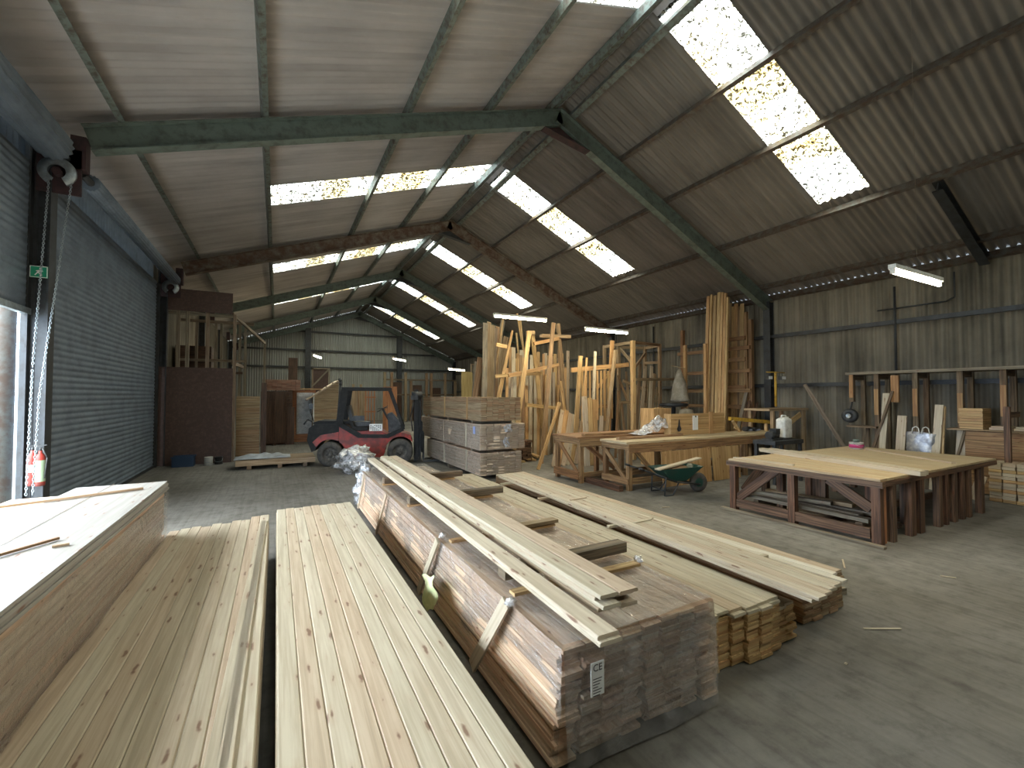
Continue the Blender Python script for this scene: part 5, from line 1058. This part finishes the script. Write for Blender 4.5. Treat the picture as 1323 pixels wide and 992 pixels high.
# silver bag
c = GX(1190, 574, 11.8); t = thing('silver_bag', 'silver shopping bag with two handles standing by the wall rack', 'bag', V(11.8, c.y, .5)); z0_, z1_ = .55, GX(1190, 559, 11.8).z
t.location.z = z0_
mm = MB(); hw = .24
mm.grid(lambda u, v: V(11.8+(.10*math.sin(2*math.pi*u))*(1-.4*v)+.02*noise.noise(V(u*9, v*6, 1)), c.y+hw*math.cos(2*math.pi*u)+.02*noise.noise(V(u*9, v*6, 7)), z0_+(z1_-z0_)*v+.015*math.sin(9*u)), 28, 12)
mm.build('body', plain('silver_film', (.62, .62, .60), .3, .55, (.35, .36, .4), 14, .8, .8), t)
for dy in (-.11, .05):
    mm = MB(); mm.tube([(11.72, c.y+dy-.06, z1_-.02), (11.72, c.y+dy-.04, z1_+.1), (11.72, c.y+dy, z1_+.13), (11.72, c.y+dy+.05, z1_+.1), (11.72, c.y+dy+.07, z1_-.02)], .010, 6); mm.build('handle', white_paint, t)
t = thing('side_shelf', 'dark low shelf unit under the silver bag', 'shelf', V(11.85, 4.3, 0)); mm = MB(); mm.bb((11.6, 3.95, .50), (12.15, 5.1, .545)); mm.build('top', wood_dark, t); 
for y in (4.0, 5.05): mm = MB(); mm.bb((11.65, y-.04, 0), (12.1, y+.04, .5)); mm.build('leg', wood_dark, t)
# block bundle on the shelf and reddish board counter
t = thing('board_counter', 'reddish boarded counter at the far right wall with a pale top', 'counter', V(12.0, 2.6, 0)); mm = MB()
for k in range(7): mm.bb((12.0, 1.2, .02+k*.17), (12.03, 3.5, .185+k*.17))
mm.build('front_boards', wood_benchmid, t); mm = MB(); mm.bb((11.95, 1.2, 1.215), (12.7, 3.75, 1.245)); mm.build('top', pine_old, t)
for y in (1.3, 3.4, 3.7): mm = MB(); mm.bb((12.5, y-.04, 0), (12.6, y+.04, 1.215)); mm.build('leg', wood_dark, t)
mm = MB(); mm.beam(V(12.0, 3.65, .5), V(12.0, 3.5, 1.2), .04, .05, (1, 0, 0)); mm.build('strut', wood_dark, t)
ya, yb = GX(1242, 540, 12.1).y, GX(1272, 540, 12.1).y
mm = MB()
for k in range(8): mm.bb((12.0+.012*(k % 2), yb, 1.25+k*.05), (12.45, ya+.01*(k % 3), 1.296+k*.05))
tag(mm.build('block_bundle', pine_warm), 'neat bundle of short boards standing on the reddish counter', 'timber bundle')
for i, y in enumerate((3.02, 2.7)):
    mm = MB(); mm.bb((12.0, y-.14, 1.25), (12.4, y+.14, 1.29)); mm.bb((12.02, y-.12, 1.292), (12.38, y+.12, 1.32)); tag(mm.build('cut_boards', pine_new), ['small pale pile of cut boards on the reddish counter', 'second small pale pile of cut boards on the reddish counter, at the picture edge'][i], 'board pile')
mm = MB(); mm.bb((11.55, 2.78, 0), (11.63, 2.86, 1.7)); mm.bb((11.6, 2.8, 1.5), (12.2, 2.86, 1.6)); 
tag(mm.build('upright_post', wood_bench), 'brown upright post in front of the reddish counter', 'post')
# stack of blocks
gM = 'short pale blocks stacked on the floor at the right edge'
for c_ in range(4):
    for k in range(12):
        y = 2.93-c_*.17+random.uniform(-.008, .008); x = 11.35+random.uniform(-.015, .015)
        mm = MB(); mm.bb((x, y-.08, .01+k*.058), (x+.5, y+.078, .063+k*.058)); tag(mm.build('cut_block', pine_new if k % 3 else pine_warm), 'short pale board end in the criss-cross pile at the right edge of the picture', 'block', gM)
stick(V(11.25, 3.2, 0.005), V(11.45, 3.12, .42), .14, .03, pine_new, 'leaning_offcut', 'pale offcut leaning left of the pile of short board ends', 'offcut', up=(-1, 0, 0))
# a few scraps on the floor
for i, (px, py, l_, an) in enumerate(((1093, 857, .02, 0), (1140, 812, .3, .5), (1090, 728, .3, -.5), (860, 655, .15, .2), (1225, 745, .12, 1))):
    P = GZ(px, py, .008); d_ = V(math.cos(an), -math.sin(an), 0)*l_/2
    stick(P-d_, P+d_, .015, .008, pine_new, 'wood_splinter', ['tiny pale chip on the bare floor at the lower right', 'thin splinter on the floor by the end of the low stack', 'thin splinter on the floor between the stack and the assembly bench', 'small splinter on the floor near the wheelbarrow', 'small splinter on the floor right of the assembly bench corner'][i], 'splinter')
